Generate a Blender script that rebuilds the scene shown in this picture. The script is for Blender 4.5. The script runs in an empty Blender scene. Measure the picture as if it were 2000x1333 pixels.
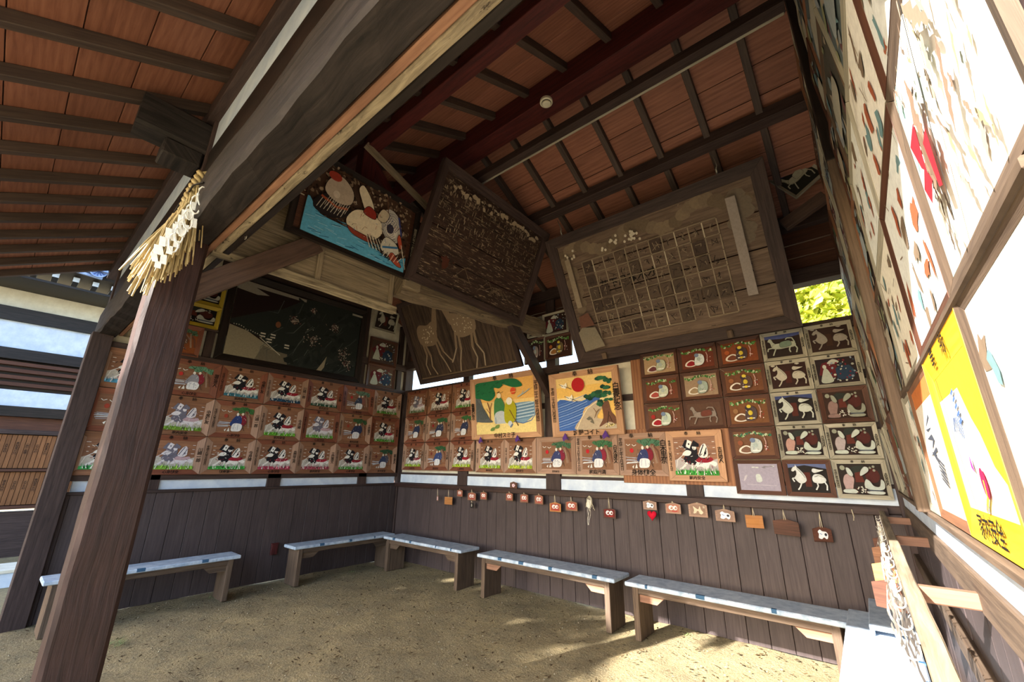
import bpy, bmesh, math, random
import numpy as np
from mathutils import Vector, Matrix
random.seed(7)
SC = bpy.context.scene
COL = SC.collection

# ---------------------------------------------------------------- camera
FPX = 802.843
PPX, PPY = 1000.0, 666.5
# rows: world axes in camera coordinates (x right, y down, z forward)
R = np.array([[0.77306254, -0.1792444, -0.60847822],
              [0.63428147, 0.23027175, 0.73801215],
              [0.0078308, -0.95647601, 0.29170587]])
CAM = np.array([6.9117, -5.0115, 1.6])
cd = bpy.data.cameras.new('camera'); cam = bpy.data.objects.new('camera', cd); COL.objects.link(cam)
cd.sensor_width = 36.0; cd.lens = FPX / 2000 * 36.0; cd.clip_start = 0.02; cd.clip_end = 300
cam.matrix_world = Matrix(((R[0][0], -R[0][1], -R[0][2], CAM[0]), (R[1][0], -R[1][1], -R[1][2], CAM[1]),
                           (R[2][0], -R[2][1], -R[2][2], CAM[2]), (0, 0, 0, 1)))
SC.camera = cam

# ---------------------------------------------------------------- light
SC.view_settings.view_transform = 'Standard'; SC.view_settings.look = 'None'
SC.view_settings.gamma = 1; SC.view_settings.use_curve_mapping = False
SC.view_settings.exposure = 1.25
SUN_DIR = Vector((0.38, 1.0, -0.60)).normalized()      # direction the light travels
wd = bpy.data.worlds.new('world'); SC.world = wd; wd.use_nodes = True
nt = wd.node_tree; nt.nodes.clear()
sky = nt.nodes.new('ShaderNodeTexSky'); sky.sky_type = 'NISHITA'; sky.sun_disc = False
sky.sun_elevation = math.asin(-SUN_DIR.z); sky.sun_rotation = math.atan2(-SUN_DIR.x, -SUN_DIR.y)
sky.air_density = 1.0; sky.dust_density = 1.6
bg = nt.nodes.new('ShaderNodeBackground'); bg.inputs['Strength'].default_value = 0.42
wo = nt.nodes.new('ShaderNodeOutputWorld')
nt.links.new(sky.outputs[0], bg.inputs[0]); nt.links.new(bg.outputs[0], wo.inputs[0])
sl = bpy.data.lights.new('sun', 'SUN'); sl.energy = 13.0; sl.angle = 0.009; sl.color = (1, 0.95, 0.87)
so = bpy.data.objects.new('sun', sl); COL.objects.link(so)
so.rotation_euler = SUN_DIR.to_track_quat('-Z', 'Y').to_euler(); so.location = (0, -20, 15)

# ---------------------------------------------------------------- helpers
def ray(px, py):
    return R @ np.array([px - PPX, py - PPY, FPX])
def at(px, py, ax, v):
    """point on the world plane axis=v seen at a pixel of the photograph"""
    d = ray(px, py); return CAM + d * ((v - CAM[ax]) / d[ax])
def lin(c):
    return tuple((x / 12.92 if x <= 0.04045 else ((x + 0.055) / 1.055) ** 2.4) for x in c)
def hx(s):
    return lin(tuple(int(s[i:i + 2], 16) / 255 for i in (0, 2, 4)))
def N(t, ty, **k):
    n = t.nodes.new(ty)
    for a, b in k.items(): setattr(n, a, b)
    return n
def base_mat(name, rough=0.7, spec=0.3):
    m = bpy.data.materials.new(name); m.use_nodes = True; t = m.node_tree
    b = t.nodes['Principled BSDF']; b.inputs['Roughness'].default_value = rough
    b.inputs['Specular IOR Level'].default_value = spec
    return m, t, b
def mixc(t, fac, a, b):
    n = N(t, 'ShaderNodeMix', data_type='RGBA')
    for s, v in ((0, fac), (6, a), (7, b)):
        if hasattr(v, 'is_output'): t.links.new(v, n.inputs[s])
        elif s == 0: n.inputs[0].default_value = v
        else: n.inputs[s].default_value = (*v, 1)
    return n.outputs[2]
def noise(t, vec, scale, detail=4, rough=0.6, dist=0):
    n = N(t, 'ShaderNodeTexNoise'); n.inputs['Scale'].default_value = scale
    n.inputs['Detail'].default_value = detail; n.inputs['Roughness'].default_value = rough
    n.inputs['Distortion'].default_value = dist
    t.links.new(vec, n.inputs['Vector']); return n.outputs[0]
def ramp(t, f, lo, hi):
    n = N(t, 'ShaderNodeMapRange'); n.inputs[1].default_value = lo; n.inputs[2].default_value = hi
    t.links.new(f, n.inputs[0]); return n.outputs[0]
def wood(name, c1, c2, rough=0.65, g=22, bump=0.25, var=0.25, wear=None, wamt=0.6, wscale=(3, 12), spec=0.3, rings=0):
    """sawn timber: grain runs along u of the UV map (metres)"""
    m, t, b = base_mat(name, rough, spec)
    uv = N(t, 'ShaderNodeTexCoord'); oi = N(t, 'ShaderNodeObjectInfo')
    off = N(t, 'ShaderNodeVectorMath', operation='SCALE'); t.links.new(oi.outputs['Random'], off.inputs[0])
    cx = N(t, 'ShaderNodeCombineXYZ')
    for i in range(3): t.links.new(oi.outputs['Random'], cx.inputs[i])
    off = N(t, 'ShaderNodeVectorMath', operation='SCALE'); t.links.new(cx.outputs[0], off.inputs[0]); off.inputs[3].default_value = 37.0
    ad = N(t, 'ShaderNodeVectorMath', operation='ADD'); t.links.new(uv.outputs['UV'], ad.inputs[0]); t.links.new(off.outputs[0], ad.inputs[1])
    mp = N(t, 'ShaderNodeMapping'); mp.inputs['Scale'].default_value = (1.3, g, 1); t.links.new(ad.outputs[0], mp.inputs[0])
    f = noise(t, mp.outputs[0], 2.2, 6, 0.65, 0.6)
    f2 = ramp(t, f, 0.32, 0.68)
    if rings:
        wv = N(t, 'ShaderNodeTexWave', wave_type='RINGS', rings_direction='Z')
        mp3 = N(t, 'ShaderNodeMapping'); mp3.inputs['Scale'].default_value = (0.9, 7, 1); t.links.new(ad.outputs[0], mp3.inputs[0])
        wv.inputs['Scale'].default_value = 1.1; wv.inputs['Distortion'].default_value = 5; wv.inputs['Detail'].default_value = 2
        wv.inputs['Detail Scale'].default_value = 0.7
        t.links.new(mp3.outputs[0], wv.inputs[0])
        mm = N(t, 'ShaderNodeMath', operation='MULTIPLY_ADD'); t.links.new(wv.outputs[1], mm.inputs[0]); mm.inputs[1].default_value = rings
        ml = N(t, 'ShaderNodeMath', operation='MULTIPLY'); t.links.new(f2, ml.inputs[0]); ml.inputs[1].default_value = 1 - rings
        t.links.new(ml.outputs[0], mm.inputs[2]); f2 = mm.outputs[0]
    c = mixc(t, f2, c1, c2)
    big = noise(t, ad.outputs[0], 1.7, 2)
    hs = N(t, 'ShaderNodeHueSaturation'); t.links.new(c, hs.inputs['Color'])
    vv = N(t, 'ShaderNodeMath', operation='MULTIPLY_ADD'); t.links.new(oi.outputs['Random'], vv.inputs[0])
    vv.inputs[1].default_value = var; vv.inputs[2].default_value = 1 - var * 0.75
    v2 = N(t, 'ShaderNodeMath', operation='MULTIPLY_ADD'); t.links.new(big, v2.inputs[0]); v2.inputs[1].default_value = 0.5
    t.links.new(vv.outputs[0], v2.inputs[2])
    v3 = N(t, 'ShaderNodeMath', operation='SUBTRACT'); t.links.new(v2.outputs[0], v3.inputs[0]); v3.inputs[1].default_value = 0.25
    t.links.new(v3.outputs[0], hs.inputs['Value'])
    c = hs.outputs[0]
    if wear is not None:
        mp2 = N(t, 'ShaderNodeMapping'); mp2.inputs['Scale'].default_value = (wscale[0], wscale[1], 1); t.links.new(ad.outputs[0], mp2.inputs[0])
        wf = ramp(t, noise(t, mp2.outputs[0], 2, 8, 0.7, 0.3), wamt, wamt + 0.06)
        c = mixc(t, wf, c, wear)
    t.links.new(c, b.inputs['Base Color'])
    if bump:
        bp = N(t, 'ShaderNodeBump'); bp.inputs['Strength'].default_value = bump; bp.inputs['Distance'].default_value = 0.004
        t.links.new(f, bp.inputs['Height']); t.links.new(bp.outputs[0], b.inputs['Normal'])
    return m
def mottled(name, c1, c2, scale=8, rough=0.85, bump=0.1, lo=0.35, hi=0.65, c3=None, th=0.62, stretch=(1, 1, 1), spec=0.25):
    m, t, b = base_mat(name, rough, spec)
    tc = N(t, 'ShaderNodeTexCoord'); mp = N(t, 'ShaderNodeMapping'); mp.inputs['Scale'].default_value = stretch
    t.links.new(tc.outputs['Object'], mp.inputs[0])
    f = noise(t, mp.outputs[0], scale, 8, 0.65)
    c = mixc(t, ramp(t, f, lo, hi), c1, c2)
    if c3 is not None:
        c = mixc(t, ramp(t, noise(t, mp.outputs[0], scale * 2.3, 6, 0.7), th, th + 0.04), c, c3)
    t.links.new(c, b.inputs['Base Color'])
    if bump:
        bp = N(t, 'ShaderNodeBump'); bp.inputs['Strength'].default_value = bump; bp.inputs['Distance'].default_value = 0.01
        t.links.new(f, bp.inputs['Height']); t.links.new(bp.outputs[0], b.inputs['Normal'])
    return m
_pm = {}
def paint(h, fade=0.0):
    """thin brushed paint with slight wear"""
    k = (h, fade)
    if k in _pm: return _pm[k]
    m, t, b = base_mat('paint_' + h, 0.75, 0.2)
    tc = N(t, 'ShaderNodeTexCoord'); c = hx(h)
    f = noise(t, tc.outputs['Object'], 38, 5, 0.7)
    d = tuple(x * 0.84 for x in c)
    t.links.new(mixc(t, ramp(t, f, 0.35, 0.6), d, c), b.inputs['Base Color'])
    _pm[k] = m; return m

W = {}
W['beam'] = wood('timber_blackened', hx('131011'), hx('37302f'), 0.7, 16, 0.7, 0.2, wear=hx('6d6468'), wamt=0.72, wscale=(1.5, 14))
W['post'] = wood('timber_post', hx('241614'), hx('432e2a'), 0.5, 26, 0.9, 0.1, wear=hx('7a5a50'), wamt=0.70, wscale=(0.8, 30))
W['dark'] = wood('timber_dark', hx('2c2120'), hx('4c3c39'), 0.65, 20, 0.3, 0.25)
W['red'] = wood('timber_red', hx('3a1618'), hx('5d2726'), 0.55, 18, 0.2, 0.2)
W['rafter'] = wood('timber_rafter', hx('3d3230'), hx('54463f'), 0.65, 24, 0.2, 0.2)
W['board'] = wood('roof_board', hx('764a3c'), hx('9a6854'), 0.6, 20, 0.2, 0.22, rings=0.25)
W['dbrace'] = wood('timber_brace', hx('43342f'), hx('5e4a42'), 0.6, 20, 0.2, 0.1)
W['bare'] = wood('timber_bare', hx('7d5a48'), hx('9b735c'), 0.7, 20, 0.2, 0.2)
W['grey'] = wood('timber_weathered', hx('6d604f'), hx('a2927a'), 0.85, 26, 0.6, 0.2, wear=hx('3f352c'), wamt=0.66, wscale=(1, 22))
W['tie'] = wood('timber_crossbeam', hx('4f4439'), hx('85755f'), 0.8, 18, 0.7, 0.1, wear=hx('2f2820'), wamt=0.6, wscale=(2, 12))
W['log'] = wood('timber_log', hx('5a4f42'), hx('b3a58a'), 0.85, 14, 0.9, 0.1, wear=hx('2d2620'), wamt=0.6, wscale=(3, 9))
W['wains'] = wood('wainscot_board', hx('3c3334'), hx('4e4343'), 0.6, 26, 0.25, 0.10)
W['ema'] = wood('tablet_wood', hx('6e4a38'), hx('93684c'), 0.55, 30, 0.15, 0.25)
W['emar'] = wood('tablet_wood_red', hx('663a2c'), hx('87513c'), 0.5, 30, 0.15, 0.25)
W['emas'] = wood('tablet_wood_pale', hx('8e7160'), hx('ae8c78'), 0.6, 30, 0.15, 0.25)
W['emad'] = wood('tablet_wood_dark', hx('3f261e'), hx('5e3b2c'), 0.6, 30, 0.15, 0.25)
W['plaque'] = wood('plaque_old', hx('6a4428'), hx('8a5e3c'), 0.7, 24, 0.2, 0.3)
W['tan'] = wood('tablet_wood_tan', hx('a67b5e'), hx('c49a78'), 0.55, 24, 0.1, 0.15)
W['bleach'] = wood('tablet_wood_bleached', hx('868174'), hx('b4ae9d'), 0.8, 26, 0.4, 0.25, wear=hx('5a5145'), wamt=0.68)
W['cedar'] = wood('cedar_knotty', hx('734830'), hx('9a6a48'), 0.6, 8, 0.2, 0.2, rings=0.6)
W['black'] = wood('frame_black', hx('15110f'), hx('2c2422'), 0.5, 20, 0.2, 0.1)
W['yellow'] = wood('frame_yellow', hx('a8902a'), hx('c4ab3c'), 0.5, 20, 0.2, 0.1)
W['gold'] = wood('frame_golden', hx('e6a51e'), hx('f4c63a'), 0.5, 16, 0.1, 0.1)
W['oldboard'] = wood('board_flaking', hx('231815'), hx('46322a'), 0.6, 18, 0.5, 0.15, wear=hx('8f7d69'), wamt=0.56, wscale=(5, 34))
W['gridboard'] = wood('board_faded_brown', hx('54443a'), hx('7a6656'), 0.75, 18, 0.4, 0.2, wear=hx('98846d'), wamt=0.64, wscale=(6, 18))
W['deerboard'] = wood('board_brown_streaked', hx('2c201a'), hx('5c4a3c'), 0.7, 12, 0.4, 0.3)
W['bench'] = wood('bench_timber', hx('45372d'), hx('6c5a4a'), 0.75, 24, 0.4, 0.3)
W['orange'] = wood('plaque_orange', hx('94602f'), hx('b57c48'), 0.6, 24, 0.2, 0.2)
W['sealed'] = mottled('bench_white_sky_sheen', hx('8fa3bb'), hx('c3d0dd'), 14, 0.45, 0.1, c3=hx('5b6a78'), th=0.66, spec=0.5)  # white seats, with the sky's reflection put into the colour as blue-grey
W['plaster'] = mottled('plaster_cream', hx('c9c3b2'), hx('dedacb'), 5, 0.9, 0.05)
W['plaster_sky'] = mottled('plaster_white_sky_tint', hx('b4c4dc'), hx('d3dfee'), 5, 0.6, 0.03, spec=0.4)  # white plaster with the blue of reflected sky mixed into its colour
W['peel'] = mottled('paint_bleached_peeling', hx('f0eee8'), hx('d2ccbc'), 5, 0.8, 0.15, c3=hx('7c6a58'), th=0.63, stretch=(3, 1, 1))
W['peelc'] = mottled('paint_pale_peeling', hx('b8b9ae'), hx('8f9a9c'), 7, 0.8, 0.15, c3=hx('5c4a42'), th=0.57, stretch=(2, 1, 1))
W['metal'] = base_mat('metal_grey', 0.4, 0.5)[0]; W['metal'].node_tree.nodes['Principled BSDF'].inputs['Metallic'].default_value = 0.8
W['metal'].node_tree.nodes['Principled BSDF'].inputs['Base Color'].default_value = (*hx('9a968c'), 1)
W['hook'] = mottled('hook_painted_pale', hx('b9b4aa'), hx('d8d4cc'), 20, .6, 0)
W['straw'] = wood('straw_gold', hx('9c8254'), hx('dcc795'), 0.6, 60, 0.2, 0.5)
W['ink'] = paint('17120f')
W['tile'] = mottled('tile_blue_grey', hx('6c86c0'), hx('9db4dc'), 12, 0.4, 0.1)

def mkmesh(name, V, F, mats, mi=None, g=0, smooth=False):
    me = bpy.data.meshes.new(name); me.from_pydata([tuple(v) for v in V], [], F); 
    for m in (mats if isinstance(mats, (list, tuple)) else [mats]): me.materials.append(m)
    if mi: me.polygons.foreach_set('material_index', mi)
    uv = me.uv_layers.new(name='UVMap')
    co = np.empty(len(me.vertices) * 3); me.vertices.foreach_get('co', co); co = co.reshape(-1, 3)
    li = np.empty(len(me.loops), dtype=np.int32); me.loops.foreach_get('vertex_index', li)
    c = co[li]; o = [i for i in range(3) if i != g]
    uv.data.foreach_set('uv', np.stack([c[:, g], c[:, o[0]] + c[:, o[1]]], 1).ravel())
    if smooth: me.polygons.foreach_set('use_smooth', [True] * len(me.polygons))
    me.update(); return me
def ob(name, me, parent=None, loc=None, mat=None):
    o = bpy.data.objects.new(name, me); COL.objects.link(o)
    if parent is not None: o.parent = parent
    if mat is not None: o.matrix_local = mat
    elif loc is not None: o.location = loc
    return o
def root(name, loc=(0, 0, 0), mat=None):
    o = bpy.data.objects.new(name, None); COL.objects.link(o); o.empty_display_size = 0.1
    if mat is not None: o.matrix_world = mat
    else: o.location = loc
    return o
def tag(o, label, cat, group=None):
    o['label'] = label; o['category'] = cat
    if group: o['group'] = group
    return o
def struct(name, label=None):
    o = root(name); o['kind'] = 'structure'; return o
def cbox(sx, sy, sz, ch):
    """chamfered box centred on the origin"""
    h = (sx / 2, sy / 2, sz / 2); ch = min(ch, min(h) * 0.6); V = []; idx = {}
    for a in (-1, 1):
        for b in (-1, 1):
            for c in (-1, 1):
                for k in range(3):
                    p = [a * h[0], b * h[1], c * h[2]]
                    for j in range(3):
                        if j != k: p[j] -= (a, b, c)[j] * ch
                    idx[(a, b, c, k)] = len(V); V.append(p)
    F = []
    for k in range(3):
        i, j = [(1, 2), (2, 0), (0, 1)][k]
        for s in (-1, 1):
            q = []
            for (u, v) in ((-1, -1), (1, -1), (1, 1), (-1, 1)):
                d = [0, 0, 0]; d[k] = s; d[i] = u; d[j] = v; q.append(idx[(*d, k)])
            F.append(q if s > 0 else q[::-1])
    for k in range(3):           # edges along axis k
        i, j = [(1, 2), (2, 0), (0, 1)][k]
        for u in (-1, 1):
            for v in (-1, 1):
                a = [0, 0, 0]; a[i] = u; a[j] = v; lo = a[:]; hi = a[:]; lo[k] = -1; hi[k] = 1
                q = [idx[(*lo, i)], idx[(*hi, i)], idx[(*hi, j)], idx[(*lo, j)]]
                F.append(q[::-1] if u * v > 0 else q)
    for a in (-1, 1):
        for b in (-1, 1):
            for c in (-1, 1):
                q = [idx[(a, b, c, 0)], idx[(a, b, c, 1)], idx[(a, b, c, 2)]]
                F.append(q if a * b * c > 0 else q[::-1])
    return V, F
_bc = {}
def boxmesh(name, s, mat, g, ch):
    k = (tuple(round(x, 4) for x in s), mat.name, g, ch)
    if k not in _bc:
        V, F = cbox(*s, ch); _bc[k] = mkmesh(name, V, F, mat, g=g)
    return _bc[k]
def bx(name, x, y, z, mat, parent=None, g=None, ch=0.004):
    s = (abs(x[1] - x[0]), abs(y[1] - y[0]), abs(z[1] - z[0]))
    if g is None: g = max(range(3), key=lambda i: s[i])
    return ob(name, boxmesh(name, s, mat, g, ch), parent, ((x[0] + x[1]) / 2, (y[0] + y[1]) / 2, (z[0] + z[1]) / 2))
def barmat(p, q, up=(0, 0, 1)):
    p = Vector(p); q = Vector(q); d = (q - p).normalized(); u = Vector(up); s = u.cross(d)
    if s.length < 1e-3: s = Vector((0, 1, 0)).cross(d)
    s.normalize(); u = d.cross(s); m = Matrix.Identity(4)
    for i in range(3): m[i][0] = d[i]; m[i][1] = s[i]; m[i][2] = u[i]; m[i][3] = (p[i] + q[i]) / 2
    return m, (q - p).length
def bar(name, p, q, w, h, mat, parent=None, up=(0, 0, 1), ch=0.004):
    m, L = barmat(p, q, up)
    return ob(name, boxmesh(name, (L, w, h), mat, 0, ch), parent, mat=m)
def tube_vf(pts, r, n=6, V=None, F=None, caps=True):
    V = [] if V is None else V; F = [] if F is None else F
    b0 = len(V); P = [Vector(p) for p in pts]; rr = r if isinstance(r, (list, tuple)) else [r] * len(P)
    for i, p in enumerate(P):
        d = (P[min(i + 1, len(P) - 1)] - P[max(i - 1, 0)]).normalized()
        s = d.cross(Vector((0, 0, 1)));
        if s.length < 0.05: s = d.cross(Vector((0, 1, 0)))
        s.normalize(); u = s.cross(d)
        for k in range(n):
            a = 2 * math.pi * k / n; V.append(p + (s * math.cos(a) + u * math.sin(a)) * rr[i])
    for i in range(len(P) - 1):
        for k in range(n):
            a = b0 + i * n + k; b = b0 + i * n + (k + 1) % n
            F.append([a, b, b + n, a + n])
    if caps:
        F.append([b0 + k for k in range(n)][::-1]); F.append([b0 + (len(P) - 1) * n + k for k in range(n)])
    return V, F
def frame_mat(o, r, u):
    r = Vector(r).normalized(); u = Vector(u).normalized(); z = r.cross(u); m = Matrix.Identity(4)
    for i in range(3): m[i][0] = r[i]; m[i][1] = u[i]; m[i][2] = z[i]; m[i][3] = o[i]
    return m

# ---------------------------------------------------------------- lettering
_tc = {}
def textmesh(s, size, mat, vert=False, sp=0.82):
    k = (s, round(size, 4), mat.name, vert)
    if k in _tc: return _tc[k]
    c = bpy.data.curves.new('t', 'FONT'); c.body = '\n'.join(s) if vert else s; c.size = size
    c.align_x = 'CENTER'; c.align_y = 'CENTER'; c.resolution_u = 1; c.space_line = sp; c.offset = size * 0.012
    o = bpy.data.objects.new('t', c); me = bpy.data.meshes.new_from_object(o); bpy.data.objects.remove(o)
    me.name = 'lettering'; me.materials.clear(); me.materials.append(mat); _tc[k] = me; return me

# ---------------------------------------------------------------- painted pictures as thin layered shapes
class Art:
    def __init__(s, w, h, bgc=None, ol=None, ow=.006):
        s.w, s.h = w, h; s.L = []; s.ol = ol; s.ow = ow
        if bgc: s.rect(0, 0, 1, 1, bgc)
    def poly(s, pts, c, sm=False):
        if sm:
            P = []; n = len(pts)
            for i in range(n):
                p0, p1, p2, p3 = (np.array(pts[(i + k) % n], float) for k in (-1, 0, 1, 2))
                for t in (0, 0.25, 0.5, 0.75):
                    P.append(tuple(0.5 * (2 * p1 + (p2 - p0) * t + (2 * p0 - 5 * p1 + 4 * p2 - p3) * t * t + (3 * p1 - p0 - 3 * p2 + p3) * t ** 3)))
            pts = P
        s.L.append(([tuple(p) for p in pts], c))
        if s.ol and sm:
            q = s.ol; s.ol = None; s.line(list(pts) + [pts[0]], s.ow, q); s.ol = q
    def rect(s, x0, y0, x1, y1, c): s.poly([(x0, y0), (x1, y0), (x1, y1), (x0, y1)], c)
    def blob(s, x, y, rx, ry, c, rot=0, n=12, j=0.0, rnd=None):
        a = s.w / s.h; P = []; rnd = rnd or random
        for k in range(n):
            t = 2 * math.pi * k / n; q = 1 + j * (rnd.random() - 0.5) * 2
            X = rx * math.cos(t) * q; Y = ry * math.sin(t) * q
            P.append((x + X * math.cos(rot) - Y * math.sin(rot) / a, y + X * math.sin(rot) * a + Y * math.cos(rot)))
        s.poly(P, c)
    def line(s, pts, wd, c, taper=False):
        a = s.w / s.h
        for i in range(len(pts) - 1):
            (x0, y0), (x1, y1) = pts[i], pts[i + 1]
            dx, dy = (x1 - x0), (y1 - y0) / a; L = math.hypot(dx, dy) or 1; nx, ny = -dy / L * wd / 2, dx / L * wd / 2 * a
            e = 0.15 if taper and i == len(pts) - 2 else 1
            s.poly([(x0 - nx, y0 - ny), (x1 - nx * e, y1 - ny * e), (x1 + nx * e, y1 + ny * e), (x0 + nx, y0 + ny)], c)
    def build(s, name='painting', step=0.00025, bgmat=None):
        V = []; F = []; mi = []; cols = []; z = 0
        for k, (pts, c) in enumerate(s.L):
            z = 0.0005 + k * step; b = len(V)
            P = [(min(max(x, 0), 1), min(max(y, 0), 1)) for x, y in pts]
            area = sum(P[i][0] * P[(i + 1) % len(P)][1] - P[(i + 1) % len(P)][0] * P[i][1] for i in range(len(P)))
            if abs(area) < 1e-7: continue
            if area < 0: P = P[::-1]
            V += [((x - 0.5) * s.w, (y - 0.5) * s.h, z) for x, y in P]; F.append(list(range(b, b + len(P))))
            if c not in cols: cols.append(c)
            mi.append(cols.index(c))
        b = len(V); x, y = s.w / 2, s.h / 2        # solid backing board
        V += [(-x, -y, 0), (x, -y, 0), (x, y, 0), (-x, y, 0), (-x, -y, -0.008), (x, -y, -0.008), (x, y, -0.008), (-x, y, -0.008)]
        for q in ((0, 1, 2, 3), (7, 6, 5, 4), (0, 4, 5, 1), (1, 5, 6, 2), (2, 6, 7, 3), (3, 7, 4, 0)):
            F.append([b + i for i in q]); mi.append(len(cols))
        mats = [(paint(c) if isinstance(c, str) else c) for c in cols] + [bgmat or W['ema']]
        return mkmesh(name, V, F, mats, mi)

def a_rider(w, h, grass='3f7a2e', coat='e4e2de', blk='1c1b22', red='8e2230', seed=1, bg=None, ground='b9b4ac'):
    r = random.Random(seed); A = Art(w, h)
    if bg: A.rect(0, 0, 1, 1, bg)
    A.poly([(0.0, 0.1), (0.0, 0.38), (0.15, 0.45), (0.3, 0.36), (0.6, 0.4), (0.85, 0.36), (1, 0.42), (1, 0.1)], ground)
    for x in (0.04, 0.9):
        for y in (0.55, 0.7, 0.85): A.line([(x + r.uniform(-.02, .03), y), (x + 0.07, y)], 0.012, coat)
    A.poly([(0.22, 0.42), (0.35, 0.55), (0.6, 0.52), (0.72, 0.45), (0.7, 0.3), (0.45, 0.26), (0.28, 0.3)], blk, True)
    A.poly([(0.45, 0.18), (0.6, 0.42), (0.78, 0.4), (0.97, 0.32), (0.93, 0.22), (0.82, 0.28), (0.74, 0.14), (0.6, 0.22)], coat, True)
    A.line([(0.3, 0.32), (0.2, 0.2), (0.12, 0.14)], 0.05, coat); A.line([(0.42, 0.3), (0.4, 0.14)], 0.04, coat)
    A.poly([(0.5, 0.36), (0.6, 0.46), (0.72, 0.42), (0.86, 0.45), (0.9, 0.38), (0.78, 0.32), (0.6, 0.32)], red, True)
    A.poly([(0.58, 0.5), (0.66, 0.74), (0.76, 0.8), (0.8, 0.62), (0.78, 0.48), (0.68, 0.44)], coat, True)
    A.line([(0.6, 0.5), (0.72, 0.78)], 0.025, blk); A.line([(0.7, 0.48), (0.78, 0.7)], 0.02, blk); A.blob(0.74, 0.56, 0.025, 0.04, blk)
    A.poly([(0.25, 0.5), (0.32, 0.72), (0.52, 0.74), (0.56, 0.56), (0.42, 0.46)], blk, True)
    A.poly([(0.2, 0.52), (0.3, 0.64), (0.42, 0.6), (0.36, 0.5)], coat, True)
    A.blob(0.5, 0.72, 0.05, 0.08, coat); A.poly([(0.42, 0.74), (0.5, 0.9), (0.62, 0.8), (0.6, 0.72)], blk)
    A.poly([(0.2, 0.72), (0.3, 0.92), (0.46, 0.86), (0.36, 0.66)], blk); A.poly([(0.3, 0.74), (0.36, 0.92), (0.46, 0.86), (0.39, 0.68)], coat)
    A.blob(0.38, 0.8, 0.018, 0.03, blk)
    A.line([(0.03, 0.18), (0.08, 0.4), (0.22, 0.52)], 0.014, coat)
    for k in range(44):
        x, y = r.uniform(.14, .86), r.uniform(.18, .74); A.line([(x, y), (x + r.uniform(-.06, .06), y + r.uniform(-.08, .08))], 0.011, r.choice([coat, blk, coat, blk, red, '8c8890']))
    A.poly([(0, 0), (0, 0.1), (0.25, 0.13), (0.6, 0.1), (1, 0.12), (1, 0)], grass)
    g2_ = '%02x%02x%02x' % tuple(min(255, int(int(grass[i:i + 2], 16) * .6)) for i in (0, 2, 4)); g3_ = '%02x%02x%02x' % tuple(min(255, int(int(grass[i:i + 2], 16) * 1.35 + 18)) for i in (0, 2, 4))
    for k in range(60):
        x = r.uniform(0, .97); t = r.uniform(-.04, .05); y = r.uniform(0, .07)
        A.poly([(x, y), (x + 0.022, y), (x + t, y + r.uniform(.08, .2))], [grass, g2_, g3_, grass, coat][k % 5])
    return A
def a_couple(w, h, robe='2f3a63', red='7c2430', sun='b0302c', green='3d6a48', seed=1, bg=None):
    r = random.Random(seed); A = Art(w, h)
    if bg: A.rect(0, 0, 1, 1, bg)
    A.line([(0.98, 0.25), (0.93, 0.6), (0.75, 0.85)], 0.05, '6a4638'); A.line([(0.9, 0.22), (0.84, 0.55), (0.7, 0.8)], 0.03, '8d7262')
    for x, y, q in ((.5, .9, .14), (.68, .93, .15), (.85, .88, .14), (.62, .82, .12), (.92, .8, .08)):
        A.blob(x, y, q, .07, green, j=.3, rnd=r)
        for k in range(4): A.line([(x + r.uniform(-.1, .1), y - .06), (x + r.uniform(-.1, .1), y + .06)], .01, '24442e')
    if sun: A.blob(0.2, 0.62, 0.055, 0.075, sun)
    for bx_, by in ((0.1, .78), (.27, .76)):
        A.line([(bx_ - .05, by + .05), (bx_, by), (bx_ + .07, by + .04)], 0.016, 'd8d8d4')
    for k in range(12):
        y = r.uniform(.2, .42); A.line([(r.uniform(0, .08), y), (r.uniform(.28, .4), y * .6 + r.uniform(.1, .16))], 0.013, 'a9aebc' if k % 3 else 'd9d9d9')
    A.poly([(.55, .3), (.6, .62), (.68, .72), (.78, .6), (.8, .42), (.72, .3)], red, True)
    A.poly([(.34, .3), (.42, .55), (.52, .66), (.64, .6), (.66, .36), (.5, .26)], robe, True)
    A.poly([(.4, .1), (.43, .34), (.62, .36), (.7, .28), (.66, .1), (.52, .07)], 'dfe0e4', True)
    A.blob(.52, .7, .035, .06, 'e6e0d8'); A.blob(.66, .72, .035, .055, 'd9c9b8')
    A.line([(.46, .14), (.48, .33)], .012, '9aa0b4'); A.line([(.58, .12), (.57, .34)], .012, '9aa0b4'); A.line([(.7, .3), (.78, .1)], .02, '5b4336')
    for k in range(26): x, y = r.uniform(.34, .8), r.uniform(.12, .68); A.line([(x, y), (x + r.uniform(-.03, .03), y + r.uniform(-.07, .07))], .008, r.choice(['1f2236', 'd4d4da', '6f7690', robe]))
    for k in range(16): y = .22 + k * .035; A.line([(.86 - k * .004, y), (.9 - k * .004, y + .02)], .01, 'b09a88')
    A.poly([(.28, .06), (.33, .2), (.36, .06)], 'd8d8d4'); A.poly([(.2, .1), (.26, .16), (.24, .05)], 'd8d8d4')
    return A
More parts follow.
